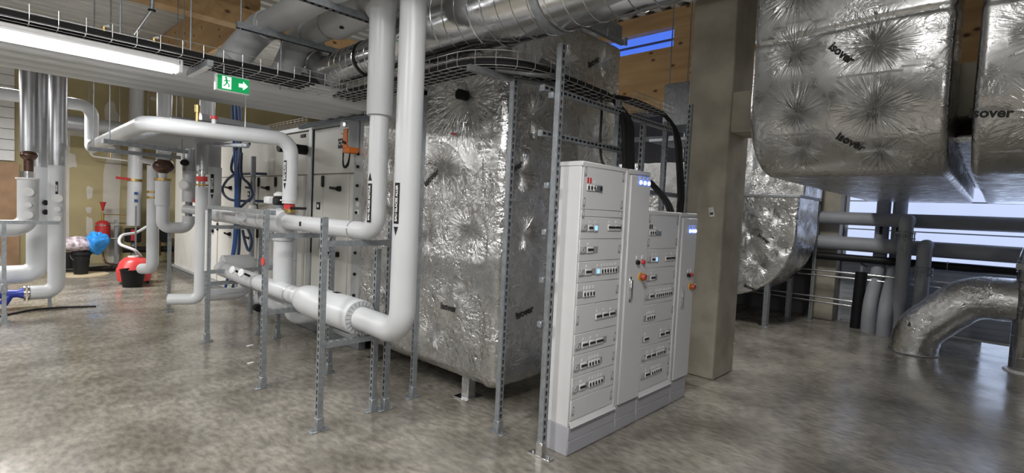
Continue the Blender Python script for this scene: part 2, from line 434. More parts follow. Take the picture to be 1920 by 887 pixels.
# ------------------------------------------------------------------ setting
fl = struct(MB().box(-5, 12, -6, 15.2, -.1, 0).build('floor', M['floor']))
w = MB().box(-5, 12, 15, 15.2, 0, 5.0)
def blob(cx, cz, rx, rz, seed, n=26):
    rr = random.Random(seed); ph = [rr.random() * 6.28 for _ in range(4)]
    pts = []
    for i in range(n):
        a = 2 * PI * i / n; k = 1 + .10 * math.sin(3 * a + ph[0]) + .08 * math.sin(5 * a + ph[1])
        sx = abs(math.cos(a)) ** .6 * (1 if math.cos(a) > 0 else -1); sz = abs(math.sin(a)) ** .6 * (1 if math.sin(a) > 0 else -1)
        pts.append((cx + rx * sx * k, 15.0, cz + rz * sz * k))
    return pts
for i, (cx, cz, rx, rz) in enumerate([(1.37, 1.6, .07, 1.6), (1.78, 1.62, .055, .14), (1.77, 1.22, .05, .07), (1.78, .86, .06, .20), (1.79, .52, .06, .12), (1.80, 2.6, .05, .12),
        (2.20, 1.4, .155, 1.42), (2.16, 3.2, .13, .5), (3.72, 1.2, .18, 1.1), (2.9, 2.98, 1.6, .14), (3.2, 3.7, .10, .05), (3.35, 3.2, .09, .05), (1.45, 2.3, .1, .16), (3.05, 3.95, .16, .04), (0.2, 2.2, .08, 1.8), (4.6, 1.7, .12, 1.6)]):
    w.prism(blob(cx, cz, rx, rz, i), (0, -.004 - .0008 * i, 0), 1)
struct(w.build('wall_back', [M['drywall'], M['filler']]))
struct(MB().box(-5.2, -5, -6, 15.2, 0, 5).build('wall_left', M['wallgrey']))
struct(MB().box(-5.2, 12, -6.2, -6, 0, 5).build('wall_front', M['wallgrey']))
# right wall with the daylit glazed sectional door at its foot
wr = MB()
wr.box(10.6, 10.8, 2.0, 15.2, 0, 5); wr.box(10.6, 10.8, -6, -2.6, 0, 5); wr.box(10.6, 10.8, -2.6, 2.0, 2.35, 5)
struct(wr.build('wall_right', M['walldark']))
w1 = thing('window_1', 'wide daylit glazed door with horizontal bars behind the grey pipes', 'window', (10.6, -.3, 0)); w1['kind'] = 'structure'
q = MB()
for k in range(12):
    z = .02 + k * .09; q.obox((10.62, -.3, z + .045), (.004, 0, -.012), (0, 2.3, 0), (.006, 0, .036))
q.build('lower_slats', M['slat'], w1)
q = MB()
for k in range(5): q.box(10.64, 10.66, -2.6, 2.0, 1.14 + k * .245, 1.14 + k * .245 + .225)
q.build('panes', M['pane'], w1)
q = MB()
for k in range(6): q.box(10.62, 10.7, -2.6, 2.0, 1.12 + k * .245, 1.14 + k * .245)
for y in (-2.58, 1.98): q.box(10.60, 10.7, y - .025, y + .025, 0, 2.35)
q.build('window_frame', M['slat'], w1)
struct(MB().box(10.3, 10.6, 2.02, 2.38, 0, 5, .01).build('trim_1', M['concrete']))
# timber wall above the opening, with a slit window
q = MB(); q.box(7.7, 7.95, -6, 3.98, 3.46, 5.0); q.box(7.7, 7.95, 3.98, 7.0, 3.46, 4.40); q.box(7.7, 7.95, 3.98, 7.0, 4.72, 5.0)
struct(q.build('wall_far_timber', M['timber']))
w2 = thing('window_2', 'narrow blue slit window above the timber wall', 'window', (7.85, 5.5, 4.4)); w2['kind'] = 'structure'
MB().box(7.86, 7.88, 3.98, 7.0, 4.40, 4.72).build('pane', M['paneblue'], w2)
MB().box(7.80, 7.86, 3.98, 7.0, 4.545, 4.565).build('window_bar', M['walldark'], w2)
# concrete column with its side beam
q = MB(); q.box(5.25, 5.77, 2.04, 2.50, 0, 5.0, .012)
q.box(5.252, 5.268, 2.0395, 2.0415, 0, 5.0)
col = struct(q.build('wall_column', M['concrete']))
# ceiling: ribbed roof deck
q = MB(); pts = []
y = -6.; pitch = .30; up = False
while y < 15.2:
    pts += [(y, 5.0), (y + .12, 5.0), (y + .15, 5.07), (y + .27, 5.07)]; y += pitch
vs = [(x, a, b) for (a, b) in pts for x in (-5, 12)]
q.add(vs, [(2 * i, 2 * i + 1, 2 * i + 3, 2 * i + 2) for i in range(len(pts) - 1)])
q.box(-5, 12, -6, 15.2, 5.09, 5.2)
struct(q.build('ceiling', M['deck'], ang=20))
# roof beams
b = MB().box(-5, 6.5, 8.0, 8.24, 4.1, 4.36, .006).build('timber_beam', M['timber'])
tag(b, 'long brown timber beam running crossways under the white ribbed roof', 'beam')
b = MB().box(2.72, 2.96, 8.25, 15, 4.08, 4.99, .006).build('timber_beam', M['timber'])
tag(b, 'deep pale timber beam meeting the far side of the roof above the elbow pipes', 'beam')
b = MB().box(-5, 7, 6.2, 6.6, 4.2, 4.45).build('cable_duct', M['walldark'])
tag(b, 'dark flat duct just under the roof in front of the timber beam', 'duct')

# ------------------------------------------------------------------ foil wrapped plenum box
t = thing('foil_wrapped_plenum', 'tall foil wrapped plenum box on short feet behind the switchgear cabinets', 'duct', (3.68, 3.95, 0))
pinsP = [((2.88, 3.403, 2.62), (-1, 0, 0), 1.9), ((2.88, 3.654, 2.014), (-1, 0, 0), 1.1), ((2.88, 3.245, 1.469), (-1, 0, 0), 1.0), ((2.88, 3.86, 1.40), (-1, 0, 0), .9),
         ((2.88, 4.51, 0.70), (-1, 0, 0), 1.), ((2.88, 3.70, .50), (-1, 0, 0), .8), ((2.88, 4.45, 1.6), (-1, 0, 0), 1.), ((2.88, 4.5, 2.2), (-1, 0, 0), 1.), ((2.88, 3.3, .95), (-1, 0, 0), .5),
         ((3.094, 2.86, 1.96), (0, -1, 0), .9), ((3.16, 2.86, 1.47), (0, -1, 0), .9), ((3.2, 2.86, 2.42), (0, -1, 0), 1.), ((3.6, 2.86, 2.95), (0, -1, 0), 1.), ((4.12, 2.86, 2.35), (0, -1, 0), 1.),
         ((3.6, 2.86, .62), (0, -1, 0), .8), ((3.55, 2.86, 2.25), (0, -1, 0), .9), ((3.6, 2.86, 1.7), (0, -1, 0), .9), ((4.15, 2.86, 3.1), (0, -1, 0), .9), ((3.6, 2.86, 1.15), (0, -1, 0), .9)]
def HP(P):
    h = crumple(P, 1.0, (1, 1, 1)) * 1.0 + pinfield(P, pinsP)
    ex = (np.abs(P[..., 0] - 2.88) < .16) & (np.abs(P[..., 1] - 2.86) < .16)
    return h + ex * .008 * ridge(P * np.array([18, 18, 7.]))
def H_of(f, P): return f(np.array([[p[0], p[1], p[2]] for p in P]))
sts = []
def station(z, ins, r=.07): return ((3.68, 3.955, z), (1, 0, 0), (0, 1, 0), .80 - ins, 1.095 - ins, r)
for k in range(9): a = PI / 2 * k / 8; sts.append(station(.17 + .13 * (1 - math.sin(a)), .13 * (1 - math.cos(a)) + .0)) if False else sts.append(station(.17 + .12 * (1 - math.cos(a)), .12 * (1 - math.sin(a)), .07 + .04 * (1 - math.sin(a))))
n = 250
for k in range(1, n + 1): sts.append(station(.29 + (3.30 - .29) * k / n, 0))
for k in range(1, 5): sts.append(station(3.30 + .012 * k, .025 * k))
foil_sweep('foil_skin', sts, 0, HP, M['foil'], t, 130, 180, 14, pins=pinsP)
MB().cyl((2.83, 3.403, 2.62), (2.94, 3.403, 2.62), .044, .044).build('pipe_stub', M['black'], t)
for (x, y) in ((2.985, 3.285), (4.3, 3.2), (2.985, 4.75), (4.3, 4.75)):
    q = MB(); q.box(x - .045, x + .045, y - .045, y + .045, .012, .26, .006); q.box(x - .10, x + .10, y - .085, y + .085, 0, .014, .003)
    q.build('foot', M['bright'], t)
q = MB(); q.box(3.05, 4.44, 2.80, 2.86, 3.34, 3.38, .004); q.box(3.05, 4.42, 2.84, 2.90, 3.38, 3.52)
for k in range(5): q.box(3.2 + k * .3, 3.24 + k * .3, 2.785, 2.80, 3.33, 3.40)
q.build('flange', M['galv'], t)
pinsU = [((3.7, 2.9, 3.9), (0, -1, 0), 1.), ((4.2, 2.9, 4.3), (0, -1, 0), 1.)]
HU = lambda P: crumple(P, 1.) + pinfield(P, pinsU)
foil_sweep('upper_duct', [((3.72, 3.9, z), (1, 0, 0), (0, 1, 0), .78, .98, .05) for z in np.linspace(3.5, 4.98, 60)], 0, HU, M['foil'], t, 60, 60, 6, pins=pinsU)
def onface(f, axis, off):
    def g(P):
        h = H_of(f, P); out = []
        for p, d in zip(P, h):
            p = p.copy(); p[axis] += -(d + off); out.append(p)
        return out
    return g
gx, gy = onface(HP, 0, .006), onface(HP, 1, .006)
text_part('isover', .085, (2.88, 3.47, .775), (0, -1, 0), (0, .12, .99), M['ink'], t, bold=.003, fn=gx)
text_part('isover', .085, (3.2, 2.86, .80), (.97, 0, .23), (-.23, 0, .97), M['ink'], t, bold=.003, fn=gy)
text_part('isover', .085, (2.99, 2.86, 1.99), (.85, 0, .5), (-.5, 0, .85), M['ink'], t, bold=.003, fn=gy)
text_part('isover', .085, (4.0, 2.86, 3.08), (.85, 0, .5), (-.5, 0, .85), M['ink'], t, bold=.003, fn=gy)
text_part('isover', .085, (4.3, 2.86, 2.80), (.85, 0, .5), (-.5, 0, .85), M['ink'], t, bold=.003, fn=gy)
text_part('isover', .085, (3.62, 2.86, .74), (.90, 0, .42), (-.42, 0, .9), M['ink'], t, bold=.003, fn=gy)
text_part('isover', .085, (2.88, 3.80, 1.92), (0, -.8, .6), (0, .6, .8), M['ink'], t, bold=.003, fn=gx)
q = MB().add(gx([V3((2.88, 3.54, 2.30)), V3((2.88, 3.47, 2.285)), V3((2.88, 3.47, 2.297)), V3((2.88, 3.54, 2.312))]), [(0, 1, 2, 3)])
q.build('marker_stroke', M['red'], t, recalc=False)

# ------------------------------------------------------------------ air handling unit
t = thing('air_handling_unit', 'long cream panelled air handling unit with black door handles beside the foil box', 'air handling unit', (3.9, 9.1, 0))
XF = 2.95
q = MB(); q.box(2.99, 4.9, 5.14, 13.0, .10, 2.60); q.build('casing', M['ahu'], t)
q = MB(); q.box(2.97, 3.06, 5.14, 13.0, 0, .10, .004); q.box(4.8, 4.9, 5.14, 13., 0, .1); q.build('base_rail', M['galv'], t)
q = MB()
for (y0, y1) in ((5.10, 5.30), (6.36, 6.46), (9.0, 9.1), (11.0, 11.1)): q.box(2.935, 3.0, y0, y1, .10, 2.62, .006)
q.box(2.94, 3.0, 5.1, 13, 2.56, 2.62, .005); q.box(2.94, 3.0, 5.1, 13, .10, .15, .005)
q.build('frame', M['ahu_frame'], t)
for (y0, y1, z0, z1) in ((5.44, 6.06, .17, 1.985), (6.62, 7.5, .17, 1.985), (7.56, 8.14, .17, 1.985), (8.2, 8.95, .17, 1.985), (9.15, 10.0, .17, 1.985), (10.05, 10.95, .17, 1.985)):
    d = MB().box(2.955, 2.99, y0, y1, z0, z1, .006).build('door', M['ahu'], t)
    for hz in (1.815, 1.04):
        h = MB(); hy = y0 + .20
        h.cyl((2.955, hy, hz), (2.915, hy, hz), .035, .028, 14); h.obox((2.905, hy + .07, hz + .004), (.012, 0, 0), (0, .085, .006), (0, -.001, .016), .006)
        h.build('handle', M['black'], d)
        g = MB(); g.box(2.93, 2.955, y1 - .03, y1 + .03, hz + .02, hz + .16, .012); g.build('hinge', M['black'], d)
q = MB()
for (y0, y1, z0, z1) in ((5.32, 6.34, 2.0, 2.55), (6.48, 8.98, 2.0, 2.55), (9.12, 10.98, 2.0, 2.55)): q.box(2.957, 2.99, y0, y1, z0, z1, .006)
q.box(2.957, 2.99, 6.08, 6.34, .17, 1.985, .006); q.box(2.957, 2.99, 5.32, 5.42, .17, 1.985, .006)
q.build('fixed_panels', M['ahu'], t)
q = MB().box(2.948, 2.957, 6.345, 6.362, 1.0, 2.56); q.build('gasket', M['black'], t)
for z in (2.20, 2.06, 1.85, 1.70, 1.55, 1.38, 1.10, .86, .62): MB().cyl((2.935, 5.20, z), (2.915, 5.20, z), .018, .016, 12).build('knob', M['black'], t)
for z in (1.62, 1.53): MB().box(2.93, 2.936, 5.16, 5.22, z, z + .05).build('sticker', M['white'], t)
for (y, z) in ((6.66, 2.50), (8.6, 2.5)):
    MB().box(2.945, 2.958, y - .07, y + .07, z - .022, z + .022, .02).build('slot_plug', M['black'], t)
for i, (y, z) in enumerate(((8.55, 1.72), (8.23, 1.53), (6.18, 1.60))):
    l = MB().box(2.95, 2.956, y - .045, y + .045, z - .045, z + .045).build('data_plate', M['black'], t)
    MB().box(2.947, 2.951, y - .022, y + .022, z - .02, z + .02).build('plate_symbol', M['inkwhite'], l)
l = MB().box(2.944, 2.956, 5.485, 5.70, 2.29, 2.40).build('unit_label', M['black'], t)
text_part('CTA 1', .075, (2.943, 5.59, 2.345), (0, -1, 0), (0, 0, 1), M['inkwhite'], l, bold=.002)
q = MB(); q.cyl((2.95, 6.56, 2.31), (2.60, 6.56, 2.31), .062, n=22); q.build('pipe_connection', M['black'], t)
q = MB()
for x in (2.78, 2.70): q.band((x, 6.56, 2.31), (1, 0, 0), .085, .025)
q.build('flange_clamp', M['bright'], t)
# damper actuator on the corner
t = thing('damper_actuator', 'orange and grey damper actuator on the corner of the cream air handling unit', 'actuator', (2.86, 5.26, 2.2))
MB().box(2.80, 2.93, 5.19, 5.30, 2.26, 2.56, .006).build('housing', M['ahu_frame'], t)
MB().box(2.795, 2.93, 5.185, 5.305, 2.20, 2.27, .01).build('base_cover', M['orange'], t)
MB().box(2.785, 2.80, 5.20, 5.29, 2.25, 2.46, .006).build('front_cover', M['orange'], t)
MB().cyl((2.80, 5.245, 2.51), (2.775, 5.245, 2.51), .03, n=18).build('clamp', M['bright'], t)
MB().obox((2.78, 5.245, 2.31), (.008, 0, 0), (0, .035, .012), (0, -.004, .012), .003).build('lever', M['black'], t)
MB().box(2.82, 2.93, 5.33, 5.42, 2.42, 2.60, .006).build('junction_box', M['ahu_frame'], t)
MB().tube(smoothp([(2.85, 5.24, 2.20), (2.84, 5.26, 2.10), (2.84, 5.33, 2.06), (2.86, 5.41, 2.14), (2.86, 5.40, 2.42)]), .008, 8).build('cable', M['rubber'], t)
MB().tube(smoothp([(2.87, 5.28, 2.20), (2.86, 5.29, 2.08), (2.85, 5.35, 2.045), (2.87, 5.43, 2.12), (2.88, 5.42, 2.42)]), .008, 8).build('cable', M['rubber'], t)

# ------------------------------------------------------------------ switchgear cabinets
YF = 2.025
def cabinet(name, label, x0, x1, ztop, yb=2.21):
    t = thing(name, label, 'electrical cabinet', ((x0 + x1) / 2, (YF + yb) / 2, 0), None)
    MB().box(x0, x1, YF + .004, yb, .20, ztop - .03, .004).build('body', M['cab'], t)
    q = MB(); q.box(x0 - .0, x1, YF + .004, yb, 0, .20, .003)
    q.box(x0 + .006, x1 - .006, YF + .0005, YF + .006, .10, .194, .002); q.box(x0 + .006, x1 - .006, YF + .0005, YF + .006, .006, .096, .002)
    q.build('plinth', M['plinth'], t)
    MB().box(x0 - .006, x1 + .001, YF - .008, yb + .004, ztop - .034, ztop, .006).build('top_cover', M['plinth' if False else 'cab'], t)
    return t
def latch(x, z, t):
    l = MB().box(x - .013, x + .013, YF - .006, YF + .001, z - .032, z + .032, .003).build('latch', M['modgrey'], t)
    MB().box(x - .003, x + .004, YF - .009, YF - .005, z - .018, z + .018, .001).build('latch_slot', M['capgrey'], l)
def breaker(t, x0, z0, n, kind, w=.0178):
    h = .042
    if kind == 'socket':
        b = MB().box(x0, x0 + .052, YF - .010, YF, z0, z0 + h, .002).build('socket_outlet', M['modgrey'], t)
        MB().ring((x0 + .026, YF - .010, z0 + h / 2), (0, 1, 0), .015, .003, 16, 6).build('socket_rim', M['capgrey'], b); return x0 + .054
    if kind == 'main':
        b = MB().box(x0, x0 + n * w, YF - .010, YF, z0, z0 + h, .002).build('circuit_breaker', M['white'], t)
        q = MB()
        for k in range(n): q.box(x0 + w * k + .004, x0 + w * k + .014, YF - .018, YF - .009, z0 + .016, z0 + .028, .002)
        q.box(x0 + .003, x0 + n * w - .003, YF - .016, YF - .009, z0 + .024, z0 + .031, .002)
        q.build('toggle', M['black'], b)
        MB().box(x0 + .012, x0 + .030, YF - .0035, YF, z0 + h + .012, z0 + h + .028).build('circuit_tag', M['white'], t); return x0 + n * w + .003
    if kind == 'disp':
        b = MB().box(x0, x0 + .045, YF - .011, YF, z0 - .002, z0 + h + .002, .002).build('meter', M['capgrey'], t)
        MB().box(x0 + .006, x0 + .038, YF - .0125, YF - .010, z0 + .006, z0 + h - .004).build('screen', M['display'], b)
        MB().box(x0 + .012, x0 + .030, YF - .0035, YF, z0 + h + .012, z0 + h + .028).build('circuit_tag', M['white'], t); return x0 + .048
    if kind == 'single':
        for k in range(n):
            x = x0 + k * .0355
            b = MB().box(x, x + .033, YF - .010, YF, z0, z0 + h, .002).build('circuit_breaker', M['white'], t)
            q = MB(); q.box(x + .004, x + .013, YF - .019, YF - .009, z0 + .012, z0 + .032, .002); q.box(x + .010, x + .022, YF - .0115, YF - .009, z0 + .006, z0 + .014); q.build('toggle', M['black'], b)
            MB().box(x + .006, x + .024, YF - .0035, YF, z0 + h + .010, z0 + h + .030).build('circuit_tag', M['white'], t)
        return x0 + n * .0355
    if kind == 'gap': return x0 + n * w
def strip(t, x0, x1, z0): MB().box(x0, x1, YF - .004, YF, z0 - .003, z0 + .045, .002).build('module_strip', M['modgrey'], t)
def covers(t, x0, x1, zs):
    for a, b in zip(zs[1:], zs[:-1]): MB().box(x0 + .016, x1 - .055, YF - .001, YF + .004, a + .0025, b - .0025, .002).build('cover_panel', M['cab_panel'], t)
    MB().box(x1 - .048, x1 - .012, YF - .012, YF + .004, .215, zs[0] + .01, .004).build('side_rail', M['cab'], t)
    MB().prism([(x0 + .01, YF - .002, .235), (x1 - .02, YF - .002, .235), (x1 - .02, YF - .018, .198), (x0 + .01, YF - .018, .198)], (0, .006, -.002)).build('sill_strip', M['cab_panel'], t)
c1 = cabinet('distribution_cabinet', 'tall wide grey distribution cabinet full of circuit breakers, nearest the camera', 2.766, 3.352, 2.003)
covers(c1, 2.766, 3.352, [1.975, 1.684, 1.635, 1.483, 1.331, 1.185, 1.033, .836, .690, .540, .385, .24])
for (x, z) in ((2.804, 1.937), (2.803, 1.733), (3.271, 1.932), (3.27, 1.733), (3.275, 1.658), (2.801, 1.657), (3.272, 1.409), (3.272, 1.11), (2.801, .935), (3.275, .757), (3.272, .61), (3.274, .46), (3.274, .311), (2.804, .309)): latch(x, z, c1)
strip(c1, 2.822, 3.008, 1.811); x = breaker(c1, 2.826, 1.811, 2, 'single'); x = breaker(c1, x, 1.811, 1, 'main'); MB().box(2.925, 3.003, YF - .012, YF, 1.813, 1.851, .003).build('isolator', M['galv'], c1)
MB().box(2.966, 2.985, YF - .024, YF - .011, 1.82, 1.846, .004).build('isolator_lever', M['black'], c1)
for x in (2.838, 2.868): MB().box(x - .009, x + .009, YF - .004, YF, 1.862, 1.898).build('warning_tag', M['redbright'], c1)
strip(c1, 2.784, 2.99, 1.538); x = breaker(c1, 2.788, 1.538, 1, 'socket'); x = breaker(c1, x + .02, 1.538, 3, 'main'); breaker(c1, 2.93, 1.538, 1, 'disp')
strip(c1, 3.099, 3.292, 1.543); x = breaker(c1, 3.103, 1.543, 5, 'main'); breaker(c1, x, 1.543, 4, 'main')
strip(c1, 2.784, 2.997, 1.388); x = breaker(c1, 2.788, 1.388, 1, 'socket'); breaker(c1, x + .02, 1.388, 4, 'main')
strip(c1, 2.785, 3.288, 1.236); x = breaker(c1, 2.789, 1.236, 1, 'socket'); x = breaker(c1, x + .012, 1.236, 4, 'main'); x = breaker(c1, 2.985, 1.236, 1, 'disp'); breaker(c1, 3.045, 1.236, 6, 'single')
strip(c1, 2.784, 2.984, 1.087); breaker(c1, 2.848, 1.087, 4, 'single')
strip(c1, 3.005, 3.29, .912); x = breaker(c1, 3.012, .912, 4, 'main'); x = breaker(c1, x + .012, .912, 4, 'main'); breaker(c1, x + .012, .912, 4, 'main')
strip(c1, 2.785, 3.172, .731); x = breaker(c1, 2.789, .731, 1, 'socket'); x = breaker(c1, x + .02, .731, 4, 'main'); x = breaker(c1, x + .012, .731, 4, 'main'); x = breaker(c1, x + .008, .731, 5, 'main')
strip(c1, 2.783, 3.128, .585); x = breaker(c1, 2.787, .585, 1, 'socket'); x = breaker(c1, x + .02, .585, 4, 'main'); breaker(c1, x + .02, .585, 4, 'single')
strip(c1, 2.782, 3.178, .435); x = breaker(c1, 2.786, .435, 1, 'socket'); x = breaker(c1, x + .02, .435, 4, 'main'); x = breaker(c1, x, .435, 1, 'disp') if False else x + .04; breaker(c1, x, .435, 5, 'single')
def door_cab(name, label, x0, x1, ztop, inds, zi, btn, zb, estop, hx, hz0, hz1):
    t = cabinet(name, label, x0, x1, ztop)
    d = MB().box(x0 + .012, x1 - .004, YF - .016, YF + .003, .212, ztop - .045, .005).build('door', M['cab_panel'], t)
    yf = YF - .016
    for x in inds:
        r = MB().box(x - .022, x + .022, yf - .004, yf, zi - .022, zi + .050, .004).build('indicator_surround', M['ledblue'], d)
        MB().cyl((x, yf - .002, zi), (x, yf - .014, zi), .017, .014, 18).build('indicator_lamp', M['led'], d)
        MB().box(x - .015, x + .015, yf - .006, yf - .003, zi + .024, zi + .046).build('indicator_tag', M['white'], d)
    for x, m in zip(btn, ('black', 'redbright')):
        MB().cyl((x, yf, zb), (x, yf - .022, zb), .017, .016, 18).build('push_button', M[m], d, label='black push button' if m == 'black' else 'red push button')
        MB().box(x - .014, x + .014, yf - .005, yf, zb + .024, zb + .050).build('button_tag', M['white'], d)
    ex, ez = estop
    MB().cyl((ex, yf, ez), (ex, yf - .004, ez), .034, n=24).build('emergency_stop_plate', M['yellow'], d)
    MB().lathe([(.018, 0), (.018, .022), (.027, .024), (.027, .042), (.022, .048), (0, .048)], (ex, yf, ez), (0, -1, 0), 20).build('emergency_stop_button', M['estop'], d)
    h = MB(); h.obox((hx, yf - .010, (hz0 + hz1) / 2), (.013, 0, 0), (0, .011, 0), (0, 0, (hz1 - hz0) / 2), .006); h.box(hx - .014, hx + .014, yf - .005, yf, hz0 - .02, hz1 + .02, .003)
    h.build('handle', M['bright'], d)
    return t
door_cab('control_cabinet', 'tall narrow grey control cabinet with three white indicator lamps, right of the big breaker cabinet', 3.356, 3.662, 2.003, (3.494, 3.556, 3.617), 1.912, (3.515, 3.597), 1.30, (3.583, 1.185), 3.436, 1.02, 1.175)
c3 = cabinet('distribution_cabinet', 'lower wide grey breaker cabinet with one blue display, left of the column end', 3.666, 4.252, 1.705)
covers(c3, 3.666, 4.252, [1.68, 1.395, 1.24, 1.09, .94, .78, .60, .46, .24])
for (x, z) in ((3.70, 1.64), (4.187, 1.63), (4.187, 1.45), (3.70, 1.45), (4.175, 1.17), (4.175, 1.02), (4.185, .86), (4.172, .535), (4.175, .41), (4.175, .32)): latch(x, z, c3)
strip(c3, 3.70, 3.90, 1.507); x = breaker(c3, 3.706, 1.507, 2, 'single'); breaker(c3, x, 1.507, 1, 'main'); MB().box(3.815, 3.893, YF - .012, YF, 1.509, 1.548, .003).build('isolator', M['galv'], c3)
for x in (3.715, 3.745): MB().box(x - .008, x + .008, YF - .004, YF, 1.560, 1.594).build('warning_tag', M['black'], c3)
strip(c3, 3.695, 3.885, 1.29); x = breaker(c3, 3.70, 1.29, 1, 'socket'); x = breaker(c3, x + .008, 1.29, 3, 'main'); breaker(c3, x, 1.29, 1, 'disp')
strip(c3, 3.997, 4.188, 1.29); x = breaker(c3, 4.0, 1.29, 5, 'main'); breaker(c3, x, 1.29, 4, 'main')
strip(c3, 3.694, 3.884, 1.14); x = breaker(c3, 3.70, 1.14, 1, 'socket'); breaker(c3, x + .01, 1.14, 4, 'main')
strip(c3, 3.696, 4.172, .989); x = breaker(c3, 3.70, .989, 1, 'socket'); x = breaker(c3, x + .01, .989, 4, 'main'); breaker(c3, x + .03, .989, 8, 'single')
strip(c3, 3.697, 3.888, .814); breaker(c3, 3.74, .814, 4, 'single')
strip(c3, 3.697, 3.787, .643); breaker(c3, 3.715, .643, 4, 'main')
strip(c3, 3.973, 4.178, .643); x = breaker(c3, 3.985, .643, 4, 'main'); breaker(c3, x + .015, .643, 4, 'main')
strip(c3, 3.70, 4.13, .488); x = breaker(c3, 3.705, .488, 1, 'socket'); x = breaker(c3, x + .01, .488, 4, 'main'); x = breaker(c3, x + .01, .488, 4, 'main'); breaker(c3, x + .02, .488, 4, 'single')
strip(c3, 3.702, 4.055, .338); x = breaker(c3, 3.707, .338, 1, 'socket'); x = breaker(c3, x + .01, .338, 4, 'main'); breaker(c3, x + .03, .338, 5, 'single')
door_cab('control_cabinet', 'lower narrow grey control cabinet with indicator lamps standing next to the concrete column', 4.256, 4.561, 1.705, (4.404, 4.463, 4.511), 1.546, (4.423, 4.483), 1.148, (4.487, 1.042), 4.335, .867, 1.025)
# ------------------------------------------------------------------ steel posts, racks
def plate(q, x, y, along, L=.13, W=.055):
    if along == 'x': q.box(x - L / 2, x + L / 2, y - W / 2, y + W / 2, 0, .008, .002)
    else: q.box(x - W / 2, x + W / 2, y - L / 2, y + L / 2, 0, .008, .002)
    for k in (-1, 1):
        px, py = (x + k * L * .36, y) if along == 'x' else (x, y + k * L * .36)
        q.cyl((px, py, .006), (px, py, .022), .009, n=8)
def shoe(q, x, y): q.box(x - .027, x + .027, y - .027, y + .027, .006, .10, .003)
def post(t, x, y, z1, nrm, along, opened=False, sh=True, name='post'):
    p = MB().strut((x, y, .006), (x, y, z1), nrm, opened=opened).build(name, M['galv'], t)
    q = MB(); plate(q, x, y, along)
    if sh: shoe(q, x, y)
    q.build('base_plate', M['bright'] if False else M['galv'], p); return p
def rail(t, p0, p1, nrm, name='rail', slots=True, m='galv'):
    return MB().strut(p0, p1, nrm, slots=slots).build(name, M[m], t)

t = thing('pipe_support_frame', 'galvanised portal frame under the two pipe elbows, nearest the camera', 'frame', (1.95, 3.47, 0))
post(t, 1.702, 3.459, 1.545, (-1, 0, 0), 'x'); post(t, 2.19, 3.54, 1.30, (-1, 0, 0), 'x')
rail(t, (1.725, 3.465, 1.355), (2.26, 3.465, 1.355), (0, 0, 1)); rail(t, (1.725, 3.465, .622), (2.21, 3.465, .622), (0, 0, 1))
q = MB()
for (x, z) in ((2.03, 1.377), (2.03, .645)): q.ring((x, 3.465, z + .005), (0, 1, 0), .012, .004, 12, 6)
for z in (1.33, .598): q.cyl((1.735, 3.44, z), (1.735, 3.44, z - .015), .006, n=8)
q.build('bolt', M['bright'], t)
t = thing('strut_post', 'short galvanised strut post touching the back leg of the nearest pipe frame', 'post', (2.275, 3.5, 0))
post(t, 2.277, 3.497, 1.53, (-1, 0, 0), 'x', opened=False)
t = thing('pipe_support_frame', 'galvanised portal frame with a red tag beside the big white valve jacket', 'frame', (2.0, 4.58, 0))
post(t, 1.73, 4.583, 1.563, (-1, 0, 0), 'x'); post(t, 2.35, 4.60, 1.36, (-1, 0, 0), 'x')
rail(t, (1.755, 4.585, 1.338), (2.37, 4.585, 1.338), (0, 0, 1)); rail(t, (1.755, 4.585, .665), (2.34, 4.585, .665), (0, 0, 1))
q = MB(); q.cyl((1.708, 4.57, 1.115), (1.700, 4.57, 1.115), .035, n=14); q.build('red_tag', M['redbright'], t)
t = thing('pipe_support_frame', 'galvanised portal frame at the far end of the pipe rack joined by a long rail', 'frame', (2.1, 6.45, 0))
post(t, 1.81, 6.44, 1.55, (-1, 0, 0), 'x'); post(t, 2.394, 6.484, 1.33, (-1, 0, 0), 'x')
rail(t, (1.80, 4.61, 1.535), (1.80, 6.42, 1.535), (0, 0, 1), 'long_rail', slots=False)
rail(t, (1.83, 6.44, 1.31), (2.37, 6.47, 1.31), (0, 0, 1)); rail(t, (1.83, 6.44, .80), (2.37, 6.47, .80), (0, 0, 1)); rail(t, (1.83, 6.44, .665), (2.37, 6.47, .665), (0, 0, 1))
MB().cyl((1.775, 6.40, .82), (1.775, 6.40, 1.50), .014, n=10).build('white_rod', M['white'], t)
t = thing('strut_post', 'low galvanised strut post under the end of the lower chilled water pipe', 'post', (2.50, 6.2, 0))
post(t, 2.50, 6.2, .72, (-1, 0, 0), 'x')
t = thing('strut_post', 'slotted galvanised post under the U shaped white pipe', 'post', (1.871, 8.402, 0))
post(t, 1.871, 8.402, 1.11, (-1, 0, 0), 'x', sh=False)
t = thing('strut_post', 'slotted post at the left picture edge holding a bar and pipes', 'post', (.232, 8.70, 0))
post(t, .232, 8.698, 1.22, (-1, 0, 0), 'x'); rail(t, (-.3, 8.72, 1.225), (.74, 8.72, 1.225), (0, 0, 1), 'cross_bar')
MB().box(.20, .26, 8.66, 8.70, .36, .48, .006).build('bracket', M['galv'], t)
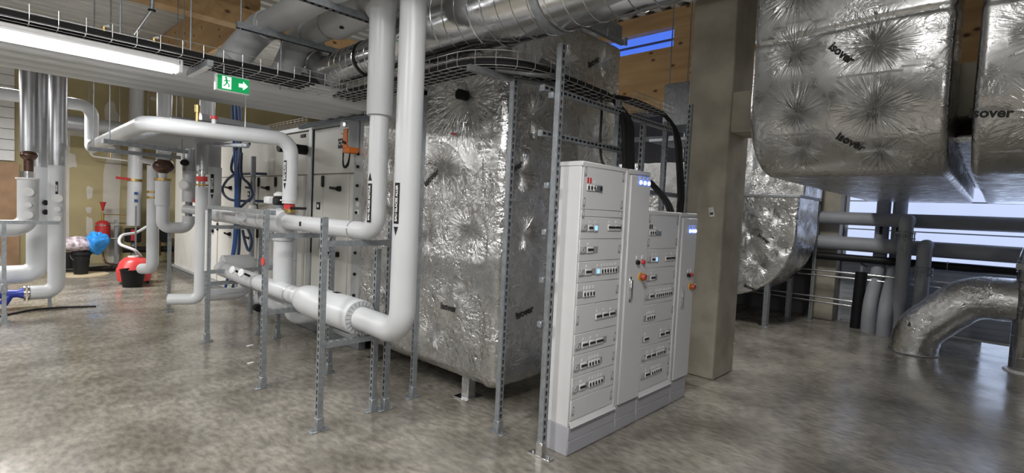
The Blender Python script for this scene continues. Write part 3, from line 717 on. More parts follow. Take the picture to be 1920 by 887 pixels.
# tall posts carrying the wire tray
t = thing('tray_post', 'tall slotted galvanised post in front of the near cabinet corner', 'post', (2.645, 2.148, 0))
p = MB().strut((2.642, 2.15, .006), (2.642, 2.15, 2.754), (0, -1, 0)).build('post', M['galv'], t)
q = MB(); plate(q, 2.642, 2.15, 'y', .19, .06); shoe(q, 2.642, 2.15); q.build('base_plate', M['bright'], p)
rail(t, (2.64, 2.30, 2.49), (3.66, 2.30, 2.49), (0, -1, 0)); rail(t, (2.64, 2.30, 2.187), (3.66, 2.30, 2.187), (0, -1, 0))
MB().strut((3.655, 2.34, 1.9), (3.655, 2.34, 2.60), (0, -1, 0)).build('short_post', M['galv'], t)
for z in (2.42, 1.83, 1.52, 1.2, .9): MB().box(2.60, 2.68, 2.175, 2.21, z - .02, z + .02, .003).build('bracket', M['galv'], t)
t = thing('tray_post', 'tall galvanised post at the corner of the foil box carrying the curved tray', 'post', (2.67, 2.59, 0))
p = MB().strut((2.67, 2.595, .006), (2.67, 2.595, 2.592), (0, -1, 0), sl=.034, sw=.016).build('post', M['galv'], t)
q = MB(); plate(q, 2.67, 2.595, 'y', .13, .05); shoe(q, 2.67, 2.595); q.build('base_plate', M['galv'], p)
rail(t, (2.29, 2.66, 2.60), (2.66, 2.61, 2.60), (-.1, -1, 0), 'arm', False, 'galv_dark'); rail(t, (2.68, 2.60, 2.595), (2.98, 2.45, 2.595), (.4, -1, 0), 'arm', False, 'galv_dark')
t = thing('tray_post', 'tall galvanised post right of the thick vertical white pipe', 'post', (2.605, 3.578, 0))
p = MB().strut((2.605, 3.578, .006), (2.605, 3.578, 2.62), (-1, 0, 0), opened=True, sl=.04, sw=.02).build('post', M['galv'], t)
q = MB(); plate(q, 2.605, 3.578, 'x'); shoe(q, 2.605, 3.578); q.build('base_plate', M['galv'], p)
rail(t, (2.25, 3.578, 2.605), (2.62, 3.578, 2.605), (0, 0, 1), 'arm')
t = thing('tray_post', 'galvanised post against the left face of the concrete column', 'post', (4.95, 2.33, 0))
p = MB().strut((4.95, 2.33, .006), (4.95, 2.33, 2.80), (-1, 0, 0)).build('post', M['galv'], t)
q = MB(); plate(q, 4.95, 2.33, 'x'); q.build('base_plate', M['galv'], p)
t = thing('tray_post', 'plain galvanised post rising behind the two lower cabinets', 'post', (4.10, 2.33, 0))
p = MB().strut((4.10, 2.36, .006), (4.10, 2.36, 2.47), (-1, 0, 0)).build('post', M['galv'], t)
q = MB(); plate(q, 4.10, 2.36, 'x'); q.build('base_plate', M['galv'], p)
rail(t, (3.72, 2.33, 2.49), (4.55, 2.33, 2.49), (0, -1, 0)); rail(t, (3.72, 2.36, 1.88), (4.93, 2.36, 1.88), (0, -1, 0))
MB().strut((4.52, 2.36, 1.72), (4.52, 2.36, 2.56), (0, -1, 0)).build('short_post', M['galv'], t)

# ------------------------------------------------------------------ wire trays and cables
def offset_path(P, d):
    out = []
    for i in range(len(P)):
        t_ = (P[min(i + 1, len(P) - 1)] - P[max(i - 1, 0)]); t_.z = 0; t_.normalize(); out.append(P[i] + V3((-t_.y, t_.x, 0)) * d)
    return out
def resample(P, step):
    P = [V3(p) for p in P]; out = [P[0]]; acc = 0.
    for a, b in zip(P[:-1], P[1:]):
        L = (b - a).length; 
        if L < 1e-9: continue
        d = step - acc
        while d <= L: out.append(a + (b - a) * (d / L)); d += step
        acc = (acc + L) % step
    return out
def tray(label, path, wd, h, step=.10, nb=5, r=.0026, m='wire', name='wire_cable_tray'):
    P = [V3(p) for p in path]; q = MB()
    for k in range(nb): q.tube(offset_path(P, -wd / 2 + wd * k / (nb - 1)), r, 6)
    for s in (-1, 1):
        for z in (h * .5, h): q.tube([p + V3((0, 0, z)) for p in offset_path(P, s * wd / 2)], r * (1.2 if z == h else 1), 6)
    R = resample(P, .005); st = max(1, int(step / .005)); L_, R_ = offset_path(R, -wd / 2), offset_path(R, wd / 2)
    for i in range(2, len(R) - 1, st):
        a, b = L_[i], R_[i]; u = V3((0, 0, h)); e = (b - a).normalized() * .015; zz = V3((0, 0, .015))
        q.tube([a + u, a + zz, a + e, b - e, b + zz, b + u], r, 6)
    o = q.build(name, M[m]); return tag(o, label, 'cable tray')
pathA = [(-2, 4.42, 2.63), (2.28, 4.42, 2.63)]
tA = tray('long wire cable tray above the lit strip lamp', pathA, .42, .10, .13, 6)
pathB = fillet([(2.45, 4.62, 2.63), (2.45, 2.50, 2.63), (3.69, 2.50, 2.60)], .36, 10)
tB = tray('curved wire cable tray passing the white risers and turning behind the tall post', pathB, .30, .10, .10, 6)
pathD = smoothp([(3.84, 2.46, 2.635), (4.2, 2.46, 2.64), (4.60, 2.46, 2.64)], 6)
tD = tray('short wire cable tray ending over the lower cabinets', pathD, .26, .08, .09, 5)
tE = tray('wire cable tray lying along the top of the cream air handling unit', [(3.12, 6.6, 2.68), (3.12, 12.5, 2.68)], .30, .06, .12, 6)
def cable(path, r, m, label, group, name='cable'):
    o = MB().tube(path, r, 8).build(name, M[m]); return tag(o, label, 'cable', group)
rr = random.Random(3)
def wob(P, a=.006): return [p + V3((rr.uniform(-a, a), rr.uniform(-a, a), abs(rr.uniform(-a, a)) * .5)) for p in P]
for k in range(9):
    d = -.17 + .34 * k / 8; r = .016
    P = offset_path([V3((-2 + .4 * i, 4.42, 2.655 + (.02 if k % 2 else 0))) for i in range(11)], d)
    cable(wob(P), r, 'rubber', 'black cable lying in the long wire tray above the lit strip lamp', 'black cables in the long tray')
for k in range(8):
    d = -.115 + .23 * k / 7; zz = V3((0, 0, .022 + (.026 if k % 2 else 0)))
    P = [p + zz for p in offset_path([V3(p) for p in resample(pathB, .1)], d)]
    P = P[:-1]
    if k < 5:
        x = 3.44 + .032 * k; e = P[-1]
        P = P + smoothp([e, (e.x + .10, 2.40, 2.60), (x + .14, 2.25, 2.42), (x + .10, 2.20, 2.2), (x + .05, 2.155, 2.06), (x, 2.13, 2.004)], 5)[1:]
        cable(P, .017, 'rubber', 'black cable from the curved tray bending down into the tall control cabinet', 'black cables in the curved tray')
    else:
        e = P[-1]; x = 4.40 + .035 * (k - 5)
        P = P + smoothp([e, (3.9, 2.44 + .03 * (k - 6), 2.665), (4.4, 2.44 + .03 * (k - 6), 2.66), (4.60, 2.40, 2.62), (x + .16, 2.28, 2.42), (x + .14, 2.22, 2.1), (x + .07, 2.16, 1.84), (x, 2.13, 1.706)], 6)[1:]
        cable(P, .019, 'rubber', 'black cable from the short tray dropping into the lower control cabinet', 'black cables over the lower cabinets')
for k in range(3):
    x = 4.22 + .05 * k
    cable(smoothp([(x - .28, 2.4, 2.02), (x - .12, 2.34, 2.0), (x - .03, 2.26, 1.9), (x, 2.18, 1.8), (x, 2.13, 1.706)], 6), .011, 'rubber', 'thin black cable looping down onto the lower cabinet top', 'thin black cables behind the lower cabinets')
MB_ = MB().tube(smoothp([(2.50, 2.62, 2.632), (2.72, 2.43, 2.615), (2.86, 2.36, 2.63), (2.9, 2.42, 2.70), (2.86, 2.52, 2.76)], 6), .02, 10)
tag(MB_.build('grey_conduit', M['galv_dark']), 'dark grey conduit curling round the end of the curved tray', 'conduit')
MB_ = MB().tube(smoothp([(3.42, 2.36, 2.62), (3.40, 2.33, 2.45), (3.40, 2.33, 2.25), (3.36, 2.27, 2.06), (3.38, 2.18, 2.012), (3.5, 2.17, 2.02)], 6), .010, 8)
tag(MB_.build('thin_cable', M['rubber']), 'thin black cable hanging in front of the foil box onto the tall cabinet', 'cable')
# grey control cables along the top edge of the air handling unit
for k in range(7):
    P = [V3((2.86 - .016 * (k % 3), y, 2.545 + .02 * (k // 3) + .03 * math.sin((y - 4.8) * 1.4))) for y in np.linspace(4.75, 6.5, 14)]
    cable(wob(P, .003), .011, 'greycable', 'grey control cable bundled along the top front edge of the cream unit', 'grey cables along the unit top')
# blue and dark cables coming down in front of the far part of the unit
for k in range(3):
    P = smoothp([(2.60 + .03 * k, 8.25 - .05 * k, 3.1), (2.60 + .03 * k, 8.2 - .05 * k, 2.6), (2.62, 8.12 - .05 * k, 2.0), (2.62, 8.10 - .04 * k, 1.4), (2.62, 8.16 - .03 * k, .9), (2.6, 8.4, .3)], 5)
    cable(P, .020, 'bluecable', 'blue cable hanging down in front of the far end of the cream unit', 'blue cables by the cream unit')
for k, (pp) in enumerate([[(2.62, 8.02, 2.55), (2.62, 8.0, 2.1), (2.6, 8.45, 1.9), (2.6, 8.62, 1.75), (2.62, 8.3, 1.62), (2.80, 7.8, 1.62), (2.93, 7.75, 1.62)],
                          [(2.62, 7.98, 2.5), (2.62, 8.3, 2.15), (2.7, 8.42, 2.02), (2.8, 8.0, 2.02), (2.93, 7.8, 2.02)],
                          [(2.62, 7.95, 2.5), (2.62, 7.93, 2.0), (2.6, 7.9, 1.5), (2.62, 7.92, .9), (2.6, 8.1, .3)],
                          [(2.62, 7.9, 2.3), (2.62, 7.88, 1.98), (2.66, 7.70, 1.85), (2.68, 7.62, 1.7), (2.66, 7.8, 1.6), (2.62, 7.95, 1.5)],
                          [(2.62, 7.9, 1.5), (2.62, 7.8, 1.3), (2.64, 7.62, 1.2), (2.66, 7.55, 1.05), (2.66, 7.65, .92), (2.66, 7.78, 1.0), (2.62, 7.8, 1.2)]]):
    cable(smoothp(pp, 6), .019, 'navy', 'dark looped cable in front of the far doors of the cream unit', 'dark looped cables by the cream unit')
t = thing('conduit_pole', 'slim steel pole behind the looped dark cables', 'pole', (2.72, 7.75, 0))
MB().cyl((2.72, 7.72, 0), (2.72, 7.72, 2.25), .035, n=14).build('pole', M['galv'], t)
MB().cyl((2.72, 7.72, 1.50), (2.72, 7.72, 1.56), .06, .05, 14).build('collar', M['white'], t)

# hanging rods of the long tray
for i, (x, y) in enumerate(((.72, 4.66), (1.16, 4.66), (1.85, 4.66))):
    q = MB().cyl((x, y, 2.62), (x, y, 4.2), .006, n=8)
    o = q.build('threaded_rod', M['galv']); tag(o, 'thin steel rod the long wire tray hangs from', 'rod', 'tray hanging rods')
t = thing('tray_bracket', 'short strut bracket hanging crossways under the long wire tray', 'bracket', (1.22, 4.4, 2.6))
rail(t, (1.16, 4.16, 2.605), (1.16, 4.68, 2.605), (0, 0, 1), 'strut'); 
MB().box(1.142, 1.178, 4.18, 4.66, 2.578, 2.584).build('pale_cover', M['white'], t)
MB().tube(smoothp([(1.18, 4.2, 2.59), (1.20, 4.17, 2.555), (1.27, 4.15, 2.545), (1.33, 4.2, 2.575)]), .006, 6).build('loop_cable', M['rubber'], t)
# lamp
t = thing('strip_lamp', 'long lit fluorescent strip lamp under the wire tray', 'lamp', (-.3, 4.37, 2.55))
MB().box(-2.2, 1.02, 4.31, 4.43, 2.570, 2.622, .01).build('housing', M['white'], t)
MB().box(-2.2, 1.0, 4.315, 4.425, 2.525, 2.574, .018).build('diffuser', M['tube'], t)
MB().box(1.0, 1.03, 4.31, 4.43, 2.525, 2.62, .006).build('end_cap', M['white'], t)
# exit sign
t = thing('exit_sign', 'lit green exit sign hanging below the wire tray', 'sign', (1.335, 4.2, 2.5))
MB().box(1.21, 1.445, 4.21, 4.25, 2.435, 2.555, .004).build('housing', M['white'], t)
f_ = MB().box(1.222, 1.44, 4.203, 4.211, 2.443, 2.548, .002).build('green_face', M['exitgreen'], t)
q = MB()
for x0, x1 in ((1.252, 1.312),): q.box(x0, x1, 4.200, 4.204, 2.452, 2.54)
q.build('doorway_symbol', M['exitwhite'], f_)
q = MB(); y = 4.1985
q.ball((1.276, y, 2.530), .008, (1, .2, 1), 10, 6)
def limb(a, b, w):
    a, b = V3((a[0], y, a[1])), V3((b[0], y, b[1])); d = (b - a).normalized(); n = V3((-d.z, 0, d.x)) * w
    q.add([a + n, b + n, b - n, a - n], [(0, 1, 2, 3)])
limb((1.278, 2.522), (1.282, 2.496), .007); limb((1.282, 2.498), (1.298, 2.484), .004); limb((1.298, 2.484), (1.294, 2.464), .004); limb((1.282, 2.498), (1.272, 2.478), .004); limb((1.272, 2.478), (1.258, 2.470), .004)
limb((1.280, 2.518), (1.296, 2.508), .003); limb((1.296, 2.508), (1.302, 2.518), .003); limb((1.276, 2.516), (1.262, 2.502), .003)
q.build('running_man', M['exitgreen'], f_)
q = MB(); q.prism([(1.365, 4.199, 2.508), (1.395, 4.199, 2.508), (1.395, 4.199, 2.526), (1.428, 4.199, 2.495), (1.395, 4.199, 2.464), (1.395, 4.199, 2.482), (1.365, 4.199, 2.482)], (0, .003, 0))
q.build('arrow', M['exitwhite'], f_)
q = MB(); q.cyl((1.27, 4.23, 2.555), (1.27, 4.23, 2.632), .005, n=8); q.cyl((1.40, 4.23, 2.555), (1.40, 4.23, 2.632), .005, n=8); q.build('hanger', M['galv'], t)

# ribbed white ceiling panel
t = thing('ribbed_ceiling_panel', 'wide white ribbed panel hanging under the roof behind the lit lamp', 'ceiling panel', (0, 5.3, 2.6))
q = MB(); prof = []
ys = np.linspace(4.67, 5.90, 6)
for a, b in zip(ys[:-1], ys[1:]):
    w_ = b - a; prof += [(a + w_ * k / 10, 2.705 - .105 * math.sin(PI * k / 10) ** .55) for k in range(10)]
prof += [(5.90, 2.66), (5.91, 2.74), (4.66, 2.74)]
n_ = len(prof); vs = [(x, a, b) for x in (-5, 2.86) for (a, b) in prof]
q.add(vs, [(i, (i + 1) % n_, n_ + (i + 1) % n_, n_ + i) for i in range(n_)] + [tuple(range(n_))[::-1], tuple(range(n_, 2 * n_))])
q.build('ribbed_sheet', M['soffit'], t, ang=60)

# ------------------------------------------------------------------ white pipes on the rack
def ringclamp(t, c, ax, r, name='clamp_ring'):
    q = MB(); q.band(c, ax, r + .004, .012); q.build(name, M['bright'], t)
def label_band(t, cx, cy, r, z0, z1, ang, text, arrow_up, half=.20, m='black', tsize=.032):
    def pt(a, z, rr): return (cx + rr * math.cos(a), cy + rr * math.sin(a), z)
    q = MB(); nn = 6
    vs = []; 
    for i in range(nn + 1):
        a = ang - half + 2 * half * i / nn
        vs += [pt(a, z0, r + .0018), pt(a, z1, r + .0018)]
    q.add(vs, [(2 * i, 2 * i + 2, 2 * i + 3, 2 * i + 1) for i in range(nn)])
    zt = z1 + .02 if arrow_up else z0 - .02; s = 1 if arrow_up else -1
    q.add([pt(ang - half * .9, zt, r + .0018), pt(ang, zt, r + .0024), pt(ang + half * .9, zt, r + .0018), pt(ang, zt + s * .06, r + .0018)], [(0, 1, 3), (1, 2, 3)])
    b = q.build('flow_label', M[m], t, recalc=False)
    def wrap(P):
        out = []
        for p in P: out.append(pt(ang + p[0] / r, p[1], r + .003))
        return out
    if not text: return
    vs, fs = text_geo(text, tsize, .001)
    P = [(-v[1], (z0 + z1) / 2 + v[0]) for v in vs] if True else None
    MB().add(wrap(P), fs).build('label_lettering', M['inkwhite'], b, recalc=False)
t = thing('chilled_water_pipe', 'thick white riser bending low into the front of the pipe rack, marked EAU GLACEE ALLER', 'pipe', (2.0, 2.9, .78))
p1 = fillet([(2.0, 2.90, 4.95), (2.0, 2.90, .78), (2.03, 3.56, .78)], .17, 12)
MB().tube(p1, .088, 36).build('riser', M['pvc'], t)
p1 = fillet([(2.03, 4.52, .78), (2.06, 6.98, .78), (2.92, 6.98, .80)], .2, 10)
MB().tube(p1, .082, 32).build('far_run', M['pvc'], t)
MB().lathe([(.13, 0), (.135, .01), (.135, .78), (.133, .86), (.122, .94), (.10, 1.0), (.085, 1.03)], (2.03, 3.50, .78), (0, 1, 0), 40).build('valve_jacket', M['pvc'], t)
MB().lathe([(.088, -.004), (.126, -.004), (.130, .003)], (2.03, 3.50, .78), (0, 1, 0), 40).build('end_cap', M['capgrey'], t)
q = MB()
for k in range(22):
    a = 2 * PI * k / 22; q.obox((2.03 + .108 * math.cos(a), 3.4945, .78 + .108 * math.sin(a)), (.018 * math.cos(a), 0, .018 * math.sin(a)), (0, .002, 0), (-.0015 * math.sin(a), 0, .0015 * math.cos(a)))
q.build('cap_notches', M['galv'], t)
for (y, r) in ((3.475, .089), (4.74, .083), (5.55, .083)): ringclamp(t, (2.03, y, .78), (0, 1, 0), r)
q = MB(); q.box(2.02, 2.06, 3.86, 3.93, .912, .918); q.build('jacket_slot', M['black'], t)
for y in (5.66, 5.92):
    g = MB(); g.cyl((1.98, y, .84), (1.90, y - .02, .88), .012, n=10); g.build('gauge_stem', M['black'], t)
    g2 = MB().lathe([(.0, 0), (.036, 0), (.04, .004), (.04, .018), (.0, .02)], (1.90, y - .02, .88), (-.9, -.3, .3), 20).build('gauge', M['white'], t)
MB().lathe([(.13, 0), (.13, .02), (.13, .30), (.10, .36)], (2.12, 6.98, .80), (1, 0, 0), 32).build('elbow_jacket', M['pvc'], t)
a0 = math.atan2(-2.9, -2.0)
label_band(t, 2.0, 2.90, .088, 1.53, 1.80, a0 - .80, 'EAU GLACEE ALLER', False, .26, tsize=.027)
t = thing('chilled_water_pipe', 'thinner white riser in a wider sleeve bending onto the upper rail of the rack', 'pipe', (2.03, 3.32, 1.45))
p1 = fillet([(2.03, 3.32, 3.1), (2.03, 3.32, 1.447), (2.03, 4.90, 1.447)], .14, 12)
MB().tube(p1, .069, 32).build('riser', M['pvc'], t)
MB().lathe([(.070, 0), (.090, 0), (.094, .006), (.094, .75), (.10, .85)], (2.03, 3.32, 2.295), (0, 0, 1), 32).build('sleeve', M['pvc'], t)
MB().tube([(2.03, 5.0, 1.447), (2.03, 7.25, 1.447)], .092, 32).build('far_run', M['pvc'], t)
MB().lathe([(.112, 0), (.115, .006), (.115, .42), (.09, .47)], (2.03, 4.86, 1.447), (0, 1, 0), 32).build('flange_jacket', M['pvc'], t)
MB().lathe([(.068, -.003), (.108, -.003), (.111, .002)], (2.03, 4.86, 1.447), (0, 1, 0), 32).build('end_cap', M['capgrey'], t)
for y in (3.62, 5.42, 5.9): ringclamp(t, (2.03, y, 1.447), (0, 1, 0), .069 if y < 4.8 else .092)
MB().box(1.955, 1.975, 4.42, 4.45, 1.43, 1.47, .004).build('test_plug', M['black'], t)
g = MB(); g.cyl((1.96, 5.72, 1.46), (1.90, 5.70, 1.46), .014, n=10); g.build('gauge_stem', M['black'], t)
MB().lathe([(.0, 0), (.045, 0), (.05, .005), (.05, .10), (.045, .105), (0, .105)], (1.93, 5.78, 1.46), (-.35, -.9, 0), 20).build('gauge_tube', M['pvc'], t)
MB().tube([(2.03, 6.9, 1.447), (2.05, 7.0, 1.447)], .1, 28).build('tee_collar', M['pvc'], t)
label_band(t, 2.03, 3.32, .069, 1.52, 1.80, a0 - .80, 'EAU GLACEE RETOUR', True, .32, tsize=.0255)
# vertical link with motor valve
t = thing('link_pipe', 'vertical white pipe between the upper and lower pipes of the rack', 'pipe', (2.08, 5.06, .78))
MB().cyl((2.08, 5.06, .78), (2.08, 5.06, 1.40), .092, n=32).build('pipe', M['pvc'], t)
MB().band((2.08, 5.06, 1.27), (0, 0, 1), .105, .02).build('collar', M['capgrey'], t)
t = thing('drop_pipe', 'thin white vertical pipe with a joint line in front of the cream unit doors', 'pipe', (2.5, 5.7, 0))
MB().tube(fillet([(2.45, 5.75, 1.55), (2.45, 5.75, .30), (2.9, 5.75, .30)], .12, 8), .06, 24).build('pipe', M['pvc'], t)
MB().band((2.45, 5.75, .98), (0, 0, 1), .0615, .006).build('joint', M['galv'], t)
t = thing('motor_valve', 'black and white motor valve with a red collar on the upper pipe', 'valve', (2.05, 5.06, 1.55))
MB().lathe([(.05, 0), (.055, .01), (.05, .04), (.07, .07)], (2.06, 5.10, 1.53), (0, 0, 1), 20).build('valve_neck', M['galv'], t)
MB().box(1.99, 2.15, 5.02, 5.14, 1.60, 1.68, .012).build('motor_cover', M['black'], t)
MB().box(1.95, 2.05, 5.14, 5.25, 1.61, 1.68, .01).build('terminal_cover', M['white'], t)
MB().lathe([(.045, 0), (.06, .01), (.06, .03), (.03, .05)], (2.06, 5.12, 1.68), (0, 0, 1), 18).build('position_dial', M['white'], t)
MB().tube(smoothp([(2.02, 5.02, 1.65), (2.05, 4.97, 1.64), (2.09, 4.95, 1.60), (2.10, 4.94, 1.55)]), .008, 8).build('cable', M['white'], t)
MB().cyl((2.05, 4.88, 1.57), (2.05, 4.88, 1.62), .050, n=22).build('red_collar', M['redbright'], t)
MB().cyl((2.05, 4.88, 1.62), (2.05, 4.88, 1.645), .05, .068, 22).build('yellow_collar', M['yellow'], t)
MB().cyl((2.05, 4.88, 1.535), (2.05, 4.88, 1.57), .06, n=22).build('brass_nut', M['brass'], t)
MB().obox((2.10, 4.80, 1.58), (.07, -.02, 0), (.004, .012, 0), (0, 0, .012), .004).build('lever', M['black'], t)
# loop pipe overhead
t = thing('loop_pipe', 'white pipe loop running level overhead, turning away and up at its left end', 'pipe', (1.5, 5.0, 2.2))
P = fillet([(2.05, 4.88, 1.62), (2.05, 4.88, 2.22), (.95, 5.05, 2.22), (1.245, 10.3, 2.33), (1.245, 10.3, 2.96), (-1.5, 10.3, 2.96)], [.13, .17, .13, .15], 10)
MB().tube(P, .066, 30, radii=[.066 + .022 * max(0, min(1, (p.y - 6) / 4)) for p in P]).build('pipe', M['pvc'], t)
label_band(t, 2.05, 4.88, .066, 1.83, 2.02, math.atan2(-4.88, -2.05) - .75, 'EAU GLACEE', False, .24, tsize=.028)
q = MB(); q.cyl((1.66, 4.93, 2.27), (1.66, 4.93, 2.62), .005, n=8); q.build('hanging_rod', M['white'], t)
q = MB(); q.box(1.635, 1.685, 4.905, 4.955, 2.10, 2.145, .006); q.obox((1.58, 5.02, 2.12), (.10, -.12, 0), (.02, .016, 0), (0, 0, .016), .005); q.build('pipe_hanger', M['galv'], t)
t = thing('loop_hanger', 'pair of strut brackets hanging under the left end of the white loop pipe', 'bracket', (1.2, 7.0, 2.1))
rail(t, (.80, 6.0, 2.115), (1.55, 6.3, 2.115), (0, 0, 1), 'strut'); rail(t, (.85, 7.3, 2.115), (1.75, 7.4, 2.115), (0, 0, 1), 'strut')
for (x, y) in ((.86, 6.03), (1.5, 6.28), (.9, 7.31), (1.7, 7.39)): MB().cyl((x, y, 2.09), (x, y, 4.1), .005, n=8).build('hanging_rod', M['galv'], t)
t = thing('dark_overhead_duct', 'flat grey duct hanging inside the white loop', 'duct', (1.6, 6.5, 2.2))
MB().box(1.25, 1.85, 5.6, 7.9, 2.24, 2.38, .01).build('duct', M['galv'], t)
t = thing('return_pipe', 'white pipe behind the loop ending in an open grey rim', 'pipe', (2.4, 7.2, 2.4))
MB().cyl((1.6, 6.05, 2.43), (2.28, 6.05, 2.40), .075, n=28).build('pipe', M['pvc'], t)
MB().ring((2.28, 6.05, 2.40), (1, 0, -.04), .074, .006).build('rim', M['capgrey'], t)
# big vertical pipes at the far end of the rack
t = thing('riser_pipe', 'fat white riser with a flow label on the upper rack pipe', 'pipe', (2.03, 7.2, 1.45))
MB().cyl((2.04, 7.2, 1.447), (2.04, 7.2, 2.02), .115, n=32).build('jacket', M['pvc'], t)
MB().cyl((2.04, 7.2, 2.02), (2.04, 7.2, 2.34), .105, n=32).build('steel_jacket', M['steel_jacket'], t)
MB().tube(fillet([(1.99, 7.22, 2.34), (1.99, 7.22, 3.15), (1.99, 8.0, 3.15)], .15), .085, 28).build('upper_pipe', M['pvc_grey' if False else 'pvc'], t)
label_band(t, 2.04, 7.2, .115, 1.70, 1.93, math.atan2(-7.2, -2.04) + .1, 'RETOUR', False, .16, tsize=.036)
t = thing('riser_pipe', 'slim white pipe with a red valve, bending left just above the floor', 'pipe', (1.77, 6.6, .45))
MB().tube(fillet([(1.775, 6.6, 1.76), (1.775, 6.6, .47), (1.50, 6.75, .47)], .09, 8), .062, 28).build('pipe', M['pvc'], t)
MB().cyl((1.775, 6.6, 1.95), (1.775, 6.6, 2.35), .06, n=26).build('steel_jacket', M['steel_jacket'], t)
MB().cyl((1.775, 6.6, 1.76), (1.775, 6.6, 1.95), .035, n=18).build('valve_body', M['bright'], t)
MB().cyl((1.775, 6.6, 1.82), (1.775, 6.6, 1.875), .058, n=20).build('red_valve', M['redbright'], t)
MB().cyl((1.775, 6.6, 1.77), (1.775, 6.6, 1.79), .065, n=20).build('valve_flange', M['brass'], t)
MB().cyl((1.775, 6.6, 1.90), (1.775, 6.6, 1.94), .06, n=20).build('union', M['bright'], t)
t = thing('u_bend_pipe', 'white pipe making a U bend, with a bronze valve on top', 'pipe', (1.8, 8.4, 1.2))
MB().tube(fillet([(1.785, 8.4, 1.62), (1.785, 8.4, 1.19), (2.10, 8.4, 1.19), (2.10, 8.4, 1.36)], .10, 8), .078, 28).build('pipe', M['pvc'], t)
MB().cyl((1.785, 8.4, 1.50), (1.785, 8.4, 1.84), .092, n=28).build('upper_jacket', M['pvc'], t)
MB().cyl((1.785, 8.4, 1.84), (1.785, 8.4, 1.87), .11, n=24).build('brass_flange', M['brass'], t)
MB().lathe([(.05, 0), (.055, .06), (.08, .12)], (1.785, 8.4, 1.87), (0, 0, 1), 24).build('valve_neck', M['pvc'], t)
MB().ball((1.785, 8.38, 2.04), .125, (1.05, .9, .85), 24, 14).build('bronze_valve', M['bronze'], t)
MB().cyl((1.68, 8.38, 2.08), (1.50, 8.38, 2.10), .03, n=14).build('white_spindle', M['white'], t)
MB().cyl((1.85, 8.36, 2.14), (1.88, 8.35, 2.2), .02, n=12).build('valve_stem', M['bronze'], t)
MB().tube(fillet([(1.79, 8.4, 2.12), (1.79, 8.4, 3.4), (1.79, 9.1, 3.4)], .15), .088, 28).build('upper_pipe', M['pvc'], t)
t = thing('riser_pipe', 'steel and white pipe with a dial gauge above the right arm of the U bend', 'pipe', (2.1, 8.4, 1.4))
MB().cyl((2.10, 8.4, 1.56), (2.10, 8.4, 2.0), .085, n=28).build('jacket', M['pvc'], t)
MB().cyl((2.10, 8.4, 2.0), (2.10, 8.4, 2.45), .09, n=28).build('steel_jacket', M['steel_jacket'], t)
MB().lathe([(0, 0), (.066, 0), (.07, .006), (.07, .02), (.05, .04), (0, .04)], (2.02, 8.30, 1.80), (-.5, -.85, 0), 24).build('gauge', M['white'], t)
MB().ball((2.02, 8.32, 2.11), .045, (1.3, 1, 1)).build('hand_wheel', M['black'], t)
MB().cyl((2.03, 8.38, 1.46), (2.25, 8.2, 1.44), .06, n=20).build('side_branch', M['pvc'], t)
MB().cyl((2.10, 8.4, 1.34), (2.10, 8.4, 1.58), .045, n=16).build('valve_body', M['galv_dark'], t)
MB().cyl((2.15, 8.3, 1.57), (2.2, 8.25, 1.62), .035, n=14).build('red_knob', M['redbright'], t)
t = thing('riser_pipe', 'thin white pipe with brass rings left of the U bend', 'pipe', (1.72, 8.75, .5))
MB().tube(fillet([(1.74, 8.75, 2.05), (1.745, 8.75, .58), (1.66, 8.98, .56)], .12, 8), .075, 24).build('pipe', M['pvc'], t)
MB().band((1.74, 8.75, 1.60), (0, 0, 1), .08, .03).build('brass_ring', M['brass'], t); MB().band((1.74, 8.75, 1.68), (0, 0, 1), .08, .03).build('brass_ring', M['brass'], t)
t = thing('return_pipe', 'short white pipe passing under the far end of the rack to the right', 'pipe', (2.1, 6.9, .5))
MB().tube(fillet([(1.85, 6.75, .48), (2.32, 6.75, .48), (2.32, 6.75, .78)], .12, 8), .07, 24).build('pipe', M['pvc'], t)
MB().cyl((2.36, 6.5, .33), (2.36, 6.42, .33), .045, n=16).build('black_cap', M['black'], t)
t = thing('elbow_pipe', 'fat white elbow behind the lower rack pipe, close to the floor', 'pipe', (2.45, 5.4, .3))
MB().tube(fillet([(2.46, 6.6, .42), (2.52, 6.0, .40), (2.92, 5.98, .40)], .16, 8), .10, 26).build('elbow', M['pvc'], t)
# ------------------------------------------------------------------ overhead grey pipes and spiral duct
t = thing('insulated_pipe', 'fat grey insulated pipe overhead ending in a left hand elbow above the exit sign', 'pipe', (1.76, 4, 3.17))
P = fillet([(1.76, 1.2, 3.165), (1.76, 4.98, 3.165), (1.50, 5.06, 2.80)], .2, 12)
MB().tube(P, .105, 36).build('pipe', M['pvc_grey'], t)
P = fillet([(1.76, 4.72, 3.165), (1.76, 4.98, 3.165), (1.57, 5.04, 2.86)], .2, 12)
MB().tube(P, .128, 36).build('elbow_jacket', M['pvc_grey'], t)
for y in (4.70, 3.2): ringclamp(t, (1.76, y, 3.165), (0, 1, 0), .107)
t = thing('insulated_pipe', 'fat grey insulated pipe overhead joining the sleeved riser to an elbow above the tray', 'pipe', (2.1, 4, 3.17))
P = fillet([(2.03, 3.34, 3.05), (2.07, 3.50, 3.165), (2.12, 4.90, 3.165), (2.02, 5.12, 2.79)], [.08, .2], 10)
MB().tube(P, .105, 36).build('pipe', M['pvc_grey'], t)
P = fillet([(2.12, 4.66, 3.165), (2.12, 4.90, 3.165), (2.04, 5.08, 2.83)], .18, 10)
MB().tube(P, .128, 36).build('elbow_jacket', M['pvc_grey'], t)
MB().lathe([(.11, 0), (.14, .02), (.14, .62), (.11, .70)], (2.08, 3.55, 3.165), (.03, 1, 0), 36).build('valve_jacket', M['pvc_grey'], t)
MB().cyl((2.02, 3.9, 3.048), (2.02, 3.9, 3.038), .022, n=14).build('jacket_plug', M['black'], t)
